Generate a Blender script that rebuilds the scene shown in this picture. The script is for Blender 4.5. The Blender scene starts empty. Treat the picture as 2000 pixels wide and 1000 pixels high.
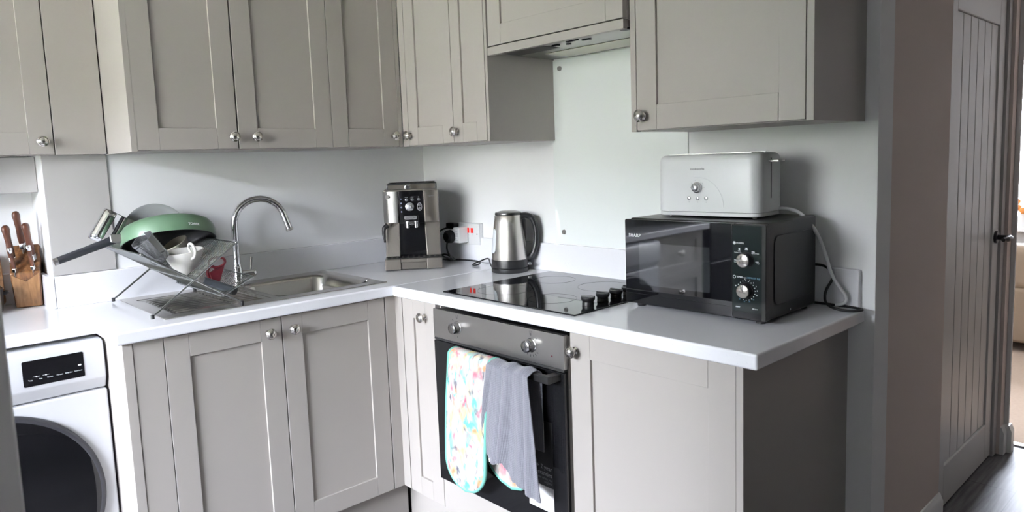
import bpy, bmesh, math, random
from mathutils import Matrix, Vector
random.seed(7)
PI = math.pi
S = bpy.context.scene
COL = S.collection
R = math.radians

# ------------------------------------------------------------------ materials
MATS = {}
def pm(name, col, rough=.5, metal=0., spec=.5, coat=0., coat_rough=.03, bump=None, var=None, trans=0., ior=1.45, emit=None, aniso=0.):
    """Principled material; bump=(scale,strength,detail) noise bump; var=(scale,amount) value variation."""
    if name in MATS: return MATS[name]
    m = bpy.data.materials.new(name); m.use_nodes = True
    nt = m.node_tree; b = nt.nodes['Principled BSDF']
    c = tuple(col) + (1,)
    b.inputs['Base Color'].default_value = c
    b.inputs['Roughness'].default_value = rough
    b.inputs['Metallic'].default_value = metal
    b.inputs['Specular IOR Level'].default_value = spec
    b.inputs['Coat Weight'].default_value = coat
    b.inputs['Coat Roughness'].default_value = coat_rough
    b.inputs['Transmission Weight'].default_value = trans
    b.inputs['IOR'].default_value = ior
    b.inputs['Anisotropic'].default_value = aniso
    tc = nt.nodes.new('ShaderNodeTexCoord')
    if bump:
        n = nt.nodes.new('ShaderNodeTexNoise'); n.inputs['Scale'].default_value = bump[0]
        n.inputs['Detail'].default_value = bump[2] if len(bump) > 2 else 2
        bp = nt.nodes.new('ShaderNodeBump'); bp.inputs['Strength'].default_value = bump[1]; bp.inputs['Distance'].default_value = .002
        nt.links.new(tc.outputs['Object'], n.inputs['Vector'])
        nt.links.new(n.outputs['Fac'], bp.inputs['Height']); nt.links.new(bp.outputs['Normal'], b.inputs['Normal'])
    if var:
        n = nt.nodes.new('ShaderNodeTexNoise'); n.inputs['Scale'].default_value = var[0]; n.inputs['Detail'].default_value = 4
        mp = nt.nodes.new('ShaderNodeMapping')
        mp.inputs['Scale'].default_value = var[2] if len(var) > 2 else (1, 1, 1)
        nt.links.new(tc.outputs['Object'], mp.inputs['Vector']); nt.links.new(mp.outputs['Vector'], n.inputs['Vector'])
        mx = nt.nodes.new('ShaderNodeMix'); mx.data_type = 'RGBA'
        mx.inputs['A'].default_value = tuple(max(0, x * (1 - var[1])) for x in col) + (1,)
        mx.inputs['B'].default_value = tuple(min(1, x * (1 + var[1])) for x in col) + (1,)
        nt.links.new(n.outputs['Fac'], mx.inputs['Factor']); nt.links.new(mx.outputs['Result'], b.inputs['Base Color'])
    if emit:
        b.inputs['Emission Color'].default_value = tuple(emit[0]) + (1,); b.inputs['Emission Strength'].default_value = emit[1]
    MATS[name] = m
    return m

paint = pm('cabinet_paint', (.365, .34, .312), .42, bump=(900, .03))
wallm = pm('white_wall_paint', (.86, .86, .855), .75, bump=(220, .05, 4))
wallg = pm('greige_wall_paint', (.68, .585, .53), .75, bump=(220, .05, 4))
boxm = pm('grey_boxing_paint', (.45, .435, .42), .6, bump=(300, .05))
ceilm = pm('ceiling_paint', (.82, .81, .78), .85)
gloss_white = pm('white_gloss_woodwork', (.74, .735, .72), .3, bump=(60, .03))
doorm = pm('door_woodwork', (.60, .585, .56), .33, bump=(80, .03))
steel = pm('brushed_steel', (.44, .43, .415), .36, 1, bump=(160, .04), aniso=.4)
steel_dark = pm('dark_brushed_steel', (.30, .29, .275), .34, 1, aniso=.4)
sinkm = pm('sink_steel', (.55, .53, .50), .24, 1, aniso=.3)
chrome = pm('chrome', (.80, .80, .81), .06, 1)
nickel = pm('satin_nickel', (.62, .59, .55), .2, 1)
nickel_br = pm('nickel_wire', (.42, .435, .43), .25, 1)
blackg = pm('black_gloss', (.006, .006, .007), .06, coat=.3)
blackm = pm('black_plastic', (.012, .012, .013), .38)
black_enamel = pm('black_enamel', (.007, .0075, .0075), .32, spec=.3, bump=(500, .03))
dark_void = pm('dark_cavity', (.01, .01, .01), .8)
rubber = pm('black_rubber', (.015, .015, .015), .6)
cordb = pm('black_cord', (.012, .012, .012), .45)
cordw = pm('white_cord', (.72, .72, .72), .4)
hobm = pm('hob_glass', (.006, .006, .007), .035, spec=.75)
ovenglass = pm('oven_glass', (.008, .008, .009), .05)
whiteappl = pm('white_appliance', (.52, .525, .54), .22)
whitepl = pm('white_plastic', (.70, .71, .71), .28)
whitemat = pm('white_matt_plastic', (.78, .76, .71), .45)
greyprint = pm('grey_print', (.42, .43, .44), .5)
darkprint = pm('dark_print', (.09, .09, .09), .5)
whiteprint = pm('white_print', (.75, .77, .78), .5)
blueprint = pm('blue_print', (.10, .24, .33), .5)
redsw = pm('red_switch', (.75, .03, .02), .3)
labelw = pm('label_white', (.74, .73, .74), .5)
labelb = pm('label_black', (.02, .02, .02), .4)
greenpan = pm('sage_green_enamel', (.085, .155, .095), .36, coat=.25, coat_rough=.2)
nonstick = pm('nonstick_black', (.012, .012, .014), .3)
handleb = pm('dark_handle', (.022, .024, .03), .42)
greyhandle = pm('slate_grey_grip', (.10, .115, .135), .5)
platem = pm('grey_plate', (.27, .28, .28), .3)
stonem = pm('beige_stoneware', (.55, .52, .44), .4)
redpl = pm('red_plastic', (.13, .014, .022), .4)
mint = pm('mint_binding', (.15, .42, .34), .85, bump=(1200, .3))
walnut_h = pm('walnut_handle', (.075, .022, .009), .3, coat=.3, coat_rough=.15, var=(30, .5, (1, 1, .2)))
sofam = pm('beige_sofa_fabric', (.20, .145, .095), .9, bump=(300, .3))
carpetm = pm('beige_carpet', (.36, .27, .20), .95, bump=(500, .8), var=(60, .12))
orangem = pm('orange_petals', (.62, .22, .05), .6)
lawnm = pm('lawn_green', (.13, .20, .07), .9, var=(9, .5), bump=(60, 1.))
hedgem = pm('hedge_leaves', (.04, .10, .025), .7, var=(22, .8), bump=(30, 1., 6))
patio = pm('patio_slabs', (.56, .50, .42), .85, var=(3, .2))
filterm = pm('hood_filter', (.10, .10, .10), .4, 1)
creamm = pm('hood_underside', (.60, .58, .44), .18)
silver = pm('silver_plastic', (.62, .62, .63), .22, .9)
uPVC = pm('white_window_frame', (.8, .8, .8), .3)
leafm = pm('leaf_green', (.06, .16, .04), .6)

def nodes_of(name, rough=.5):
    m = bpy.data.materials.new(name); m.use_nodes = True
    nt = m.node_tree; b = nt.nodes['Principled BSDF']; b.inputs['Roughness'].default_value = rough
    tc = nt.nodes.new('ShaderNodeTexCoord')
    return m, nt, b, tc
def ramp(nt, fac, stops, interp='LINEAR'):
    r = nt.nodes.new('ShaderNodeValToRGB'); r.color_ramp.interpolation = interp
    e = r.color_ramp.elements
    while len(e) < len(stops): e.new(.5)
    for k, (p, c) in enumerate(stops):
        e[k].position = p; e[k].color = tuple(c) + (1,)
    nt.links.new(fac, r.inputs['Fac']); return r.outputs['Color']
def mixc(nt, fac, a, b):
    mx = nt.nodes.new('ShaderNodeMix'); mx.data_type = 'RGBA'
    nt.links.new(fac, mx.inputs['Factor'])
    for s, v in (('A', a), ('B', b)):
        if isinstance(v, tuple): mx.inputs[s].default_value = v + (1,)
        else: nt.links.new(v, mx.inputs[s])
    return mx.outputs['Result']

def make_worktop_mat():
    m, nt, b, tc = nodes_of('speckled_white_laminate', .13)
    v = nt.nodes.new('ShaderNodeTexVoronoi'); v.inputs['Scale'].default_value = 260
    nt.links.new(tc.outputs['Object'], v.inputs['Vector'])
    sp = ramp(nt, v.outputs['Distance'], [(.0, (1, 1, 1)), (.10, (1, 1, 1)), (.16, (0, 0, 0))])
    n = nt.nodes.new('ShaderNodeTexNoise'); n.inputs['Scale'].default_value = 90; n.inputs['Detail'].default_value = 3
    nt.links.new(tc.outputs['Object'], n.inputs['Vector'])
    k = ramp(nt, n.outputs['Fac'], [(.50, (0, 0, 0)), (.62, (1, 1, 1))])
    mu = nt.nodes.new('ShaderNodeMath'); mu.operation = 'MULTIPLY'
    nt.links.new(sp, mu.inputs[0]); nt.links.new(k, mu.inputs[1])
    nt.links.new(mixc(nt, mu.outputs[0], (.82, .82, .845), (.50, .50, .53)), b.inputs['Base Color'])
    b.inputs['Specular IOR Level'].default_value = .5
    return m
worktopm = make_worktop_mat()

def make_floor_mat():
    m, nt, b, tc = nodes_of('dark_grey_wood_floor', .5); b.inputs['Specular IOR Level'].default_value = .25
    br = nt.nodes.new('ShaderNodeTexBrick'); br.inputs['Scale'].default_value = 1
    br.inputs['Brick Width'].default_value = 1.2; br.inputs['Row Height'].default_value = .19
    br.inputs['Mortar Size'].default_value = .002; br.inputs['Color1'].default_value = (.065, .06, .062, 1)
    br.inputs['Color2'].default_value = (.10, .095, .097, 1); br.inputs['Mortar'].default_value = (.02, .02, .02, 1)
    nt.links.new(tc.outputs['Object'], br.inputs['Vector'])
    mp = nt.nodes.new('ShaderNodeMapping'); mp.inputs['Scale'].default_value = (2, 30, 1)
    n = nt.nodes.new('ShaderNodeTexNoise'); n.inputs['Scale'].default_value = 3; n.inputs['Detail'].default_value = 6
    nt.links.new(tc.outputs['Object'], mp.inputs['Vector']); nt.links.new(mp.outputs['Vector'], n.inputs['Vector'])
    k = ramp(nt, n.outputs['Fac'], [(.3, (.55, .55, .55)), (.7, (1.5, 1.5, 1.5))])
    mx = nt.nodes.new('ShaderNodeMix'); mx.data_type = 'RGBA'; mx.blend_type = 'MULTIPLY'; mx.inputs['Factor'].default_value = 1
    nt.links.new(br.outputs['Color'], mx.inputs['A']); nt.links.new(k, mx.inputs['B'])
    nt.links.new(mx.outputs['Result'], b.inputs['Base Color'])
    return m
floorm = make_floor_mat()

def make_wood(name, c1, c2, c3, sc, rough=.35):
    m, nt, b, tc = nodes_of(name, rough)
    mp = nt.nodes.new('ShaderNodeMapping'); mp.inputs['Scale'].default_value = sc
    n = nt.nodes.new('ShaderNodeTexNoise'); n.inputs['Scale'].default_value = 6; n.inputs['Detail'].default_value = 8; n.inputs['Distortion'].default_value = .6
    nt.links.new(tc.outputs['Object'], mp.inputs['Vector']); nt.links.new(mp.outputs['Vector'], n.inputs['Vector'])
    nt.links.new(ramp(nt, n.outputs['Fac'], [(.3, c1), (.5, c2), (.7, c3)]), b.inputs['Base Color'])
    b.inputs['Coat Weight'].default_value = .2; b.inputs['Coat Roughness'].default_value = .2
    return m
acacia = make_wood('acacia_wood', (.055, .020, .007), (.14, .058, .019), (.22, .10, .036), (14, 14, 2.2))
boardm = make_wood('chopping_board_wood', (.16, .08, .035), (.25, .13, .06), (.32, .18, .09), (3, 14, 14))

def make_floral():
    m, nt, b, tc = nodes_of('floral_cotton', .9)
    def blob(scale, seed, lo, hi):
        mp = nt.nodes.new('ShaderNodeMapping'); mp.inputs['Location'].default_value = (seed * 3.1, seed * 1.7, seed * 2.3)
        mp.inputs['Scale'].default_value = (1, 1.25, .75)
        n = nt.nodes.new('ShaderNodeTexNoise'); n.inputs['Scale'].default_value = scale; n.inputs['Detail'].default_value = 2.5; n.inputs['Distortion'].default_value = .5
        nt.links.new(tc.outputs['Object'], mp.inputs['Vector']); nt.links.new(mp.outputs['Vector'], n.inputs['Vector'])
        return ramp(nt, n.outputs['Fac'], [(lo, (0, 0, 0)), (hi, (1, 1, 1))])
    c = mixc(nt, blob(12, 1, .44, .64), (.47, .455, .43), (.47, .37, .34))
    c = mixc(nt, blob(17, 4, .50, .68), c, (.32, .56, .51))
    c = mixc(nt, blob(16, 37, .50, .64), c, (.47, .455, .43))
    c = mixc(nt, blob(17, 7, .53, .70), c, (.57, .47, .20))
    c = mixc(nt, blob(21, 11, .56, .72), c, (.54, .24, .11))
    c = mixc(nt, blob(24, 17, .56, .70), c, (.48, .10, .16))
    c = mixc(nt, blob(26, 23, .57, .70), c, (.12, .40, .36))
    c = mixc(nt, blob(34, 31, .60, .72), c, (.10, .10, .13))
    nt.links.new(c, b.inputs['Base Color'])
    n = nt.nodes.new('ShaderNodeTexNoise'); n.inputs['Scale'].default_value = 900
    bp = nt.nodes.new('ShaderNodeBump'); bp.inputs['Strength'].default_value = .3; bp.inputs['Distance'].default_value = .001
    nt.links.new(tc.outputs['Object'], n.inputs['Vector']); nt.links.new(n.outputs['Fac'], bp.inputs['Height']); nt.links.new(bp.outputs['Normal'], b.inputs['Normal'])
    return m
floral = make_floral()

def make_towel():
    m, nt, b, tc = nodes_of('grey_waffle_cotton', .95)
    w = nt.nodes.new('ShaderNodeTexWave'); w.wave_type = 'BANDS'; w.bands_direction = 'Y'
    w.inputs['Scale'].default_value = 75; w.inputs['Distortion'].default_value = .8; w.inputs['Detail'].default_value = 1
    w2 = nt.nodes.new('ShaderNodeTexWave'); w2.bands_direction = 'Z'; w2.inputs['Scale'].default_value = 62; w2.inputs['Distortion'].default_value = 2.5; w2.inputs['Detail'].default_value = 2
    for q in (w, w2): nt.links.new(tc.outputs['Object'], q.inputs['Vector'])
    mu = nt.nodes.new('ShaderNodeMath'); mu.operation = 'ADD'
    m3 = nt.nodes.new('ShaderNodeMath'); m3.operation = 'MULTIPLY'; m3.inputs[1].default_value = .45
    nt.links.new(w2.outputs['Fac'], m3.inputs[0]); nt.links.new(w.outputs['Fac'], mu.inputs[0]); nt.links.new(m3.outputs[0], mu.inputs[1])
    bp = nt.nodes.new('ShaderNodeBump'); bp.inputs['Strength'].default_value = .55; bp.inputs['Distance'].default_value = .0015
    nt.links.new(mu.outputs[0], bp.inputs['Height']); nt.links.new(bp.outputs['Normal'], b.inputs['Normal'])
    b.inputs['Base Color'].default_value = (.175, .175, .20, 1)
    b.inputs['Sheen Weight'].default_value = .3
    return m
towelm = make_towel()

def make_pane(name, tint=(1, 1, 1), ior=1.4):
    m = bpy.data.materials.new(name); m.use_nodes = True; nt = m.node_tree
    nt.nodes.remove(nt.nodes['Principled BSDF'])
    o = nt.nodes['Material Output']
    t = nt.nodes.new('ShaderNodeBsdfTransparent'); t.inputs['Color'].default_value = tint + (1,)
    g = nt.nodes.new('ShaderNodeBsdfGlossy'); g.inputs['Roughness'].default_value = .01
    f = nt.nodes.new('ShaderNodeFresnel'); f.inputs['IOR'].default_value = ior
    mx = nt.nodes.new('ShaderNodeMixShader')
    nt.links.new(f.outputs[0], mx.inputs[0]); nt.links.new(t.outputs[0], mx.inputs[1]); nt.links.new(g.outputs[0], mx.inputs[2])
    nt.links.new(mx.outputs[0], o.inputs['Surface'])
    return m
panem = make_pane('window_glass')
tumblerm = make_pane('thin_clear_glass', (.97, .975, .98), 2.1)
_nt = tumblerm.node_tree; _mx = [n for n in _nt.nodes if n.type == 'MIX_SHADER'][0]
_df = _nt.nodes.new('ShaderNodeBsdfDiffuse'); _df.inputs['Color'].default_value = (.8, .82, .85, 1)
_m2 = _nt.nodes.new('ShaderNodeMixShader'); _m2.inputs[0].default_value = .10  # pale diffuse share mixed in to stand for the glass's bright reflections
_nt.links.new(_mx.outputs[0], _m2.inputs[1]); _nt.links.new(_df.outputs[0], _m2.inputs[2]); _nt.links.new(_m2.outputs[0], _nt.nodes['Material Output'].inputs['Surface'])

def make_mesh_window():
    m, nt, b, tc = nodes_of('microwave_window', .04); b.inputs['IOR'].default_value = 1.9
    w = nt.nodes.new('ShaderNodeTexVoronoi'); w.distance = 'CHEBYCHEV'; w.inputs['Scale'].default_value = 330; w.inputs['Randomness'].default_value = 0
    nt.links.new(tc.outputs['Object'], w.inputs['Vector'])
    nt.links.new(ramp(nt, w.outputs['Distance'], [(.36, (.004, .005, .006)), (.46, (.028, .031, .034))]), b.inputs['Base Color'])
    return m
mwwin = make_mesh_window()

# ------------------------------------------------------------------ geometry helpers
class G:
    """collects shapes into one mesh; mi = material slot"""
    def __init__(self): self.bm = bmesh.new()
    def _f(self, vs, faces, mi, M):
        if M is not None: vs = [M @ Vector(v) for v in vs]
        bv = [self.bm.verts.new(v) for v in vs]
        for f in faces:
            try:
                fc = self.bm.faces.new([bv[i] for i in f]); fc.material_index = mi
            except ValueError: pass
        return bv
    def box(self, lo, hi, mi=0, M=None):
        x0, y0, z0 = [min(a, b) for a, b in zip(lo, hi)]; x1, y1, z1 = [max(a, b) for a, b in zip(lo, hi)]
        vs = [(x0, y0, z0), (x1, y0, z0), (x1, y1, z0), (x0, y1, z0), (x0, y0, z1), (x1, y0, z1), (x1, y1, z1), (x0, y1, z1)]
        self._f(vs, [(3, 2, 1, 0), (4, 5, 6, 7), (0, 1, 5, 4), (1, 2, 6, 5), (2, 3, 7, 6), (3, 0, 4, 7)], mi, M); return self
    def hexa(self, b, t, mi=0, M=None):
        """b, t: four bottom, four top points (counter-clockwise from above)"""
        self._f(list(b) + list(t), [(3, 2, 1, 0), (4, 5, 6, 7), (0, 1, 5, 4), (1, 2, 6, 5), (2, 3, 7, 6), (3, 0, 4, 7)], mi, M); return self
    def prism(self, poly, z0, z1, mi=0, M=None):
        n = len(poly)
        vs = [(x, y, z0) for x, y in poly] + [(x, y, z1) for x, y in poly]
        fs = [tuple(range(n - 1, -1, -1)), tuple(range(n, 2 * n))] + [(i, (i + 1) % n, n + (i + 1) % n, n + i) for i in range(n)]
        self._f(vs, fs, mi, M); return self
    def lathe(self, prof, seg=32, mi=0, M=None, a0=0, a1=2 * PI):
        full = abs(a1 - a0 - 2 * PI) < 1e-6
        n = seg if full else seg + 1
        vs = []; fs = []; idx = []
        for r, z in prof:
            if r < 1e-6: idx.append([len(vs)]); vs.append((0, 0, z))
            else:
                idx.append(list(range(len(vs), len(vs) + n)))
                for k in range(n):
                    a = a0 + (a1 - a0) * k / seg; vs.append((r * math.cos(a), r * math.sin(a), z))
        for a, b in zip(idx[:-1], idx[1:]):
            for k in range(seg):
                k2 = (k + 1) % n
                if len(a) == 1 and len(b) == 1: continue
                if len(a) == 1: fs.append((a[0], b[k2], b[k]))
                elif len(b) == 1: fs.append((a[k], a[k2], b[0]))
                else: fs.append((a[k], a[k2], b[k2], b[k]))
        self._f(vs, fs, mi, M); return self
    def cyl(self, p0, p1, r, r1=None, seg=20, mi=0):
        p0, p1 = Vector(p0), Vector(p1); d = p1 - p0
        M = Matrix.Translation(p0) @ d.to_track_quat('Z', 'Y').to_matrix().to_4x4()
        return self.lathe([(0, 0), (r, 0), (r if r1 is None else r1, d.length), (0, d.length)], seg, mi, M)
    def tube(self, pts, r, seg=8, mi=0, closed=False, smooth=0):
        P = [Vector(p) for p in pts]
        for _ in range(smooth):
            Q = []
            n = len(P)
            rng = range(n if closed else n - 1)
            if not closed: Q.append(P[0])
            for i in rng:
                a, b = P[i], P[(i + 1) % n]; Q += [a * .75 + b * .25, a * .25 + b * .75]
            if not closed: Q.append(P[-1])
            P = Q
        n = len(P); rs = r if isinstance(r, (list, tuple)) else [r] * n
        if len(rs) != n: rs = [rs[min(len(rs) - 1, int(i * len(rs) / n))] for i in range(n)]
        tan = []
        for i in range(n):
            a = P[(i - 1) % n] if (closed or i > 0) else P[i]; b = P[(i + 1) % n] if (closed or i < n - 1) else P[i]
            t = (b - a); tan.append(t.normalized() if t.length > 1e-9 else Vector((0, 0, 1)))
        up = tan[0].orthogonal().normalized(); vs = []
        for i in range(n):
            t = tan[i]; up = (up - t * up.dot(t))
            up = up.normalized() if up.length > 1e-6 else t.orthogonal().normalized()
            s = t.cross(up)
            for k in range(seg):
                a = 2 * PI * k / seg; vs.append(P[i] + (up * math.cos(a) + s * math.sin(a)) * rs[i])
        fs = []
        for i in range(n if closed else n - 1):
            j = (i + 1) % n
            for k in range(seg):
                k2 = (k + 1) % seg; fs.append((i * seg + k, i * seg + k2, j * seg + k2, j * seg + k))
        if not closed:
            fs.append(tuple(range(seg - 1, -1, -1))); fs.append(tuple(range((n - 1) * seg, n * seg)))
        self._f(vs, fs, mi, None); return self
    def ball(self, c, r, mi=0, seg=16, sc=(1, 1, 1)):
        M = Matrix.Translation(c) @ Matrix.Diagonal((sc[0], sc[1], sc[2], 1))
        prof = [(r * math.sin(PI * k / (seg // 2)), -r * math.cos(PI * k / (seg // 2))) for k in range(seg // 2 + 1)]
        return self.lathe(prof, seg, mi, M)
    def grid(self, fn, nu, nv, mi=0, M=None, wrap=False):
        vs = [fn(i / nu, j / nv) for j in range(nv + 1) for i in range(nu + 1)]
        fs = [(j * (nu + 1) + i, j * (nu + 1) + i + 1, (j + 1) * (nu + 1) + i + 1, (j + 1) * (nu + 1) + i) for j in range(nv) for i in range(nu)]
        self._f(vs, fs, mi, M); return self
    def cells(self, xs, ys, skip, z0, z1, mi=0):
        """slab made of grid cells, some skipped, walls only round the outside and the holes"""
        nx, ny = len(xs) - 1, len(ys) - 1
        on = lambda i, j: 0 <= i < nx and 0 <= j < ny and (i, j) not in skip
        cache = {}
        def v(i, j, k):
            if (i, j, k) not in cache: cache[(i, j, k)] = self.bm.verts.new((xs[i], ys[j], (z0, z1)[k]))
            return cache[(i, j, k)]
        def f(*a):
            self.bm.faces.new([v(*q) for q in a]).material_index = mi
        for i in range(nx):
            for j in range(ny):
                if not on(i, j): continue
                f((i, j, 1), (i + 1, j, 1), (i + 1, j + 1, 1), (i, j + 1, 1)); f((i, j + 1, 0), (i + 1, j + 1, 0), (i + 1, j, 0), (i, j, 0))
                if not on(i, j - 1): f((i, j, 0), (i + 1, j, 0), (i + 1, j, 1), (i, j, 1))
                if not on(i, j + 1): f((i + 1, j + 1, 0), (i, j + 1, 0), (i, j + 1, 1), (i + 1, j + 1, 1))
                if not on(i - 1, j): f((i, j + 1, 0), (i, j, 0), (i, j, 1), (i, j + 1, 1))
                if not on(i + 1, j): f((i + 1, j, 0), (i + 1, j + 1, 0), (i + 1, j + 1, 1), (i + 1, j, 1))
        return self
    def obj(self, name, mats, parent=None, bevel=0, seg=2, sharp=38, solid=0, subsurf=0, weld=False, label=None, kind=None, loc=None):
        if weld: bmesh.ops.remove_doubles(self.bm, verts=self.bm.verts, dist=1e-5)
        me = bpy.data.meshes.new(name)
        self.bm.to_mesh(me); self.bm.free()
        for m in (mats if isinstance(mats, (list, tuple)) else [mats]): me.materials.append(m)
        for p in me.polygons: p.use_smooth = True
        me.set_sharp_from_angle(angle=R(sharp))
        o = bpy.data.objects.new(name, me); COL.objects.link(o)
        if parent: o.parent = parent
        if loc: o.location = loc
        if solid:
            s = o.modifiers.new('solid', 'SOLIDIFY'); s.thickness = solid; s.offset = 0
        if bevel:
            b = o.modifiers.new('bevel', 'BEVEL'); b.width = bevel; b.segments = seg; b.limit_method = 'ANGLE'; b.angle_limit = R(40)
            b.harden_normals = True
        if subsurf:
            s = o.modifiers.new('sub', 'SUBSURF'); s.levels = subsurf; s.render_levels = subsurf
        if label: o['label'] = label
        if kind: o['kind'] = kind
        return o

def thing(name, label, cat, loc=(0, 0, 0), rz=0, group=None):
    o = bpy.data.objects.new(name, None); COL.objects.link(o)
    o.location = loc; o.rotation_euler = (0, 0, R(rz)); o.empty_display_size = .05
    o['label'] = label; o['category'] = cat
    if group: o['group'] = group
    return o
def tag(o, label, cat, group=None):
    o['label'] = label; o['category'] = cat
    if group: o['group'] = group
    return o
def struct(o): o['kind'] = 'structure'; return o
def copy_tree(o, parent=None):
    c = o.copy(); COL.objects.link(c)
    if parent: c.parent = parent
    for ch in list(o.children): copy_tree(ch, c)
    return c
def rrect(x0, y0, x1, y1, r, n=6):
    out = []
    for cx, cy, a in ((x1 - r, y0 + r, -PI / 2), (x1 - r, y1 - r, 0), (x0 + r, y1 - r, PI / 2), (x0 + r, y0 + r, PI)):
        for k in range(n + 1):
            t = a + PI / 2 * k / n; out.append((cx + r * math.cos(t), cy + r * math.sin(t)))
    return out
FRONT = Matrix(((1, 0, 0, 0), (0, 0, -1, 0), (0, 1, 0, 0), (0, 0, 0, 1)))   # XY plane -> front face (normal -Y, up +Z)
def at_front(x, y, z): return Matrix.Translation((x, y, z)) @ FRONT
def text(s, size, M, mat, parent, name='lettering', align='CENTER', extrude=.0003, spacing=1., bold=0.):
    cu = bpy.data.curves.new(name, 'FONT'); cu.body = s; cu.size = size; cu.align_x = align; cu.align_y = 'CENTER'
    cu.extrude = extrude; cu.space_character = spacing; cu.offset = bold
    t = bpy.data.objects.new(name, cu)
    COL.objects.link(t)
    dg = bpy.context.evaluated_depsgraph_get()
    me = bpy.data.meshes.new_from_object(t.evaluated_get(dg))
    bpy.data.objects.remove(t); bpy.data.curves.remove(cu)
    me.materials.clear(); me.materials.append(mat)
    o = bpy.data.objects.new(name, me); COL.objects.link(o)
    o.matrix_local = M
    if parent: o.parent = parent
    return o

# ------------------------------------------------------------------ room shell
def sbox(name, lo, hi, m, bevel=0):
    return struct(G().box(lo, hi).obj(name, m, bevel=bevel))
HALLY = -1.955
LWX = -4.1
struct(G().box((LWX, -4.3, -.05), (1.72, .34, 0)).obj('floor', floorm))
struct(G().box((1.72, -4.3, -.05), (4.7, -.6, 0)).obj('floor_carpet', carpetm))
struct(G().box((LWX - .1, -4.4, 2.4), (4.8, .44, 2.5)).obj('ceiling', ceilm))
sbox('wall_back', (-1.502, 0, 0), (.1, .34, 2.4), wallm)
sbox('wall_recess', (LWX, .24, 0), (-1.502, .34, 2.4), wallm)
sbox('wall_right', (0, -2.0, 0), (.1, 0, 2.4), wallm, .002)
# hall wall with its door opening
struct(G().box((.1, HALLY, 0), (.745, HALLY + .1, 2.4)).box((1.56, HALLY, 0), (1.634, HALLY + .1, 2.4)).box((.745, HALLY, 2.03), (1.56, HALLY + .1, 2.4)).obj('wall_hall', wallg))
struct(G().box((1.62, -1.973, 0), (1.634, HALLY, 2.4)).obj('trim_opening_jamb', gloss_white, bevel=.002))
struct(G().box((1.62, -4.2, 0), (1.72, -2.85, 2.4)).box((1.62, -2.85, 2.05), (1.72, -1.973, 2.4)).obj('wall_opening', wallg))
sbox('wall_front', (LWX, -4.3, 0), (4.7, -4.2, 2.4), pm('grey_wall_paint', (.09, .085, .08), .8))
sbox('wall_living_side', (1.62, HALLY + .1, 0), (1.72, -.7, 2.4), wallm)
sbox('wall_living_back', (.1, -.7, 0), (4.7, -.6, 2.4), wallm)
# left wall with glazed garden doors
WY0, WY1, WZ0, WZ1 = -2.52, -.28, .90, 2.24
struct(G().box((LWX - .1, -4.3, 0), (LWX, WY0, 2.4)).box((LWX - .1, WY1, 0), (LWX, .34, 2.4)).box((LWX - .1, WY0, WZ1), (LWX, WY1, 2.4)).box((LWX - .1, WY0, 0), (LWX, WY1, WZ0)).obj('wall_left', wallm))
w1 = struct(bpy.data.objects.new('window_1', None)); COL.objects.link(w1); w1.location = (LWX - .06, WY0, WZ0)
WW, WH = WY1 - WY0, WZ1 - WZ0
f = G()
f.box((-.03, 0, 0), (.03, .05, WH)).box((-.03, WW - .05, 0), (.03, WW, WH)).box((-.03, .05, 0), (.03, WW - .05, .05)).box((-.03, .05, WH - .05), (.03, WW - .05, WH)).box((-.03, WW / 2 - .03, .05), (.03, WW / 2 + .03, WH - .05))
struct(f.obj('window_frame', uPVC, w1, bevel=.004))
for a, b in ((.05, WW / 2 - .03), (WW / 2 + .03, WW - .05)):
    struct(G().box((-.004, a, .05), (.004, b, WH - .05)).obj('pane', panem, w1))
# living-room window
LWY0, LWY1 = -1.90, -1.0
struct(G().box((4.6, -4.2, 0), (4.7, LWY0, 2.4)).box((4.6, LWY1, 0), (4.7, -.7, 2.4)).box((4.6, LWY0, 0), (4.7, LWY1, .70)).box((4.6, LWY0, 2.1), (4.7, LWY1, 2.4)).obj('wall_living', wallm))
w2 = struct(bpy.data.objects.new('window_2', None)); COL.objects.link(w2); w2.location = (4.65, LWY0, .70)
LW = LWY1 - LWY0
f = G()
f.box((-.03, 0, 0), (.03, .05, 1.4)).box((-.03, LW - .05, 0), (.03, LW, 1.4)).box((-.03, .05, 0), (.03, LW - .05, .05)).box((-.03, .05, 1.35), (.03, LW - .05, 1.4))
struct(f.obj('window_frame', uPVC, w2, bevel=.004))
struct(G().box((-.004, .05, .05), (.004, LW - .05, 1.35)).obj('pane', panem, w2))
struct(G().box((-.22, -.04, -.03), (-.03, LW + .04, 0)).obj('window_sill', gloss_white, w2, bevel=.004))
# skirting
def skirting(name, pts):
    g = G()
    prof = [(0, 0), (.016, 0), (.016, .095), (.010, .108), (.006, .12), (0, .12)]
    for (a, b, nrm) in pts:
        a, b, nrm = Vector(a), Vector(b), Vector(nrm)
        n = len(prof)
        vs = [a + nrm * p + Vector((0, 0, z)) for p, z in prof] + [b + nrm * p + Vector((0, 0, z)) for p, z in prof]
        g._f(vs, [tuple(range(n - 1, -1, -1)), tuple(range(n, 2 * n))] + [(i, (i + 1) % n, n + (i + 1) % n, n + i) for i in range(n)], 0, None)
    bmesh.ops.recalc_face_normals(g.bm, faces=g.bm.faces)
    return struct(g.obj(name, gloss_white))
skirting('baseboard_hall', [((.1, HALLY, 0), (.745, HALLY, 0), (0, -1, 0)), ((1.56, HALLY, 0), (1.604, HALLY, 0), (0, -1, 0))])
skirting('baseboard_jamb', [((1.62, HALLY, 0), (1.62, -1.973, 0), (-1, 0, 0)), ((1.604, -1.973, 0), (1.650, -1.973, 0), (0, -1, 0))])
struct(G().box((1.705, -2.85, 0), (1.74, -1.86, .008)).obj('trim_threshold', pm('metal_threshold', (.75, .74, .72), .25, 1), bevel=.003))
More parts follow.
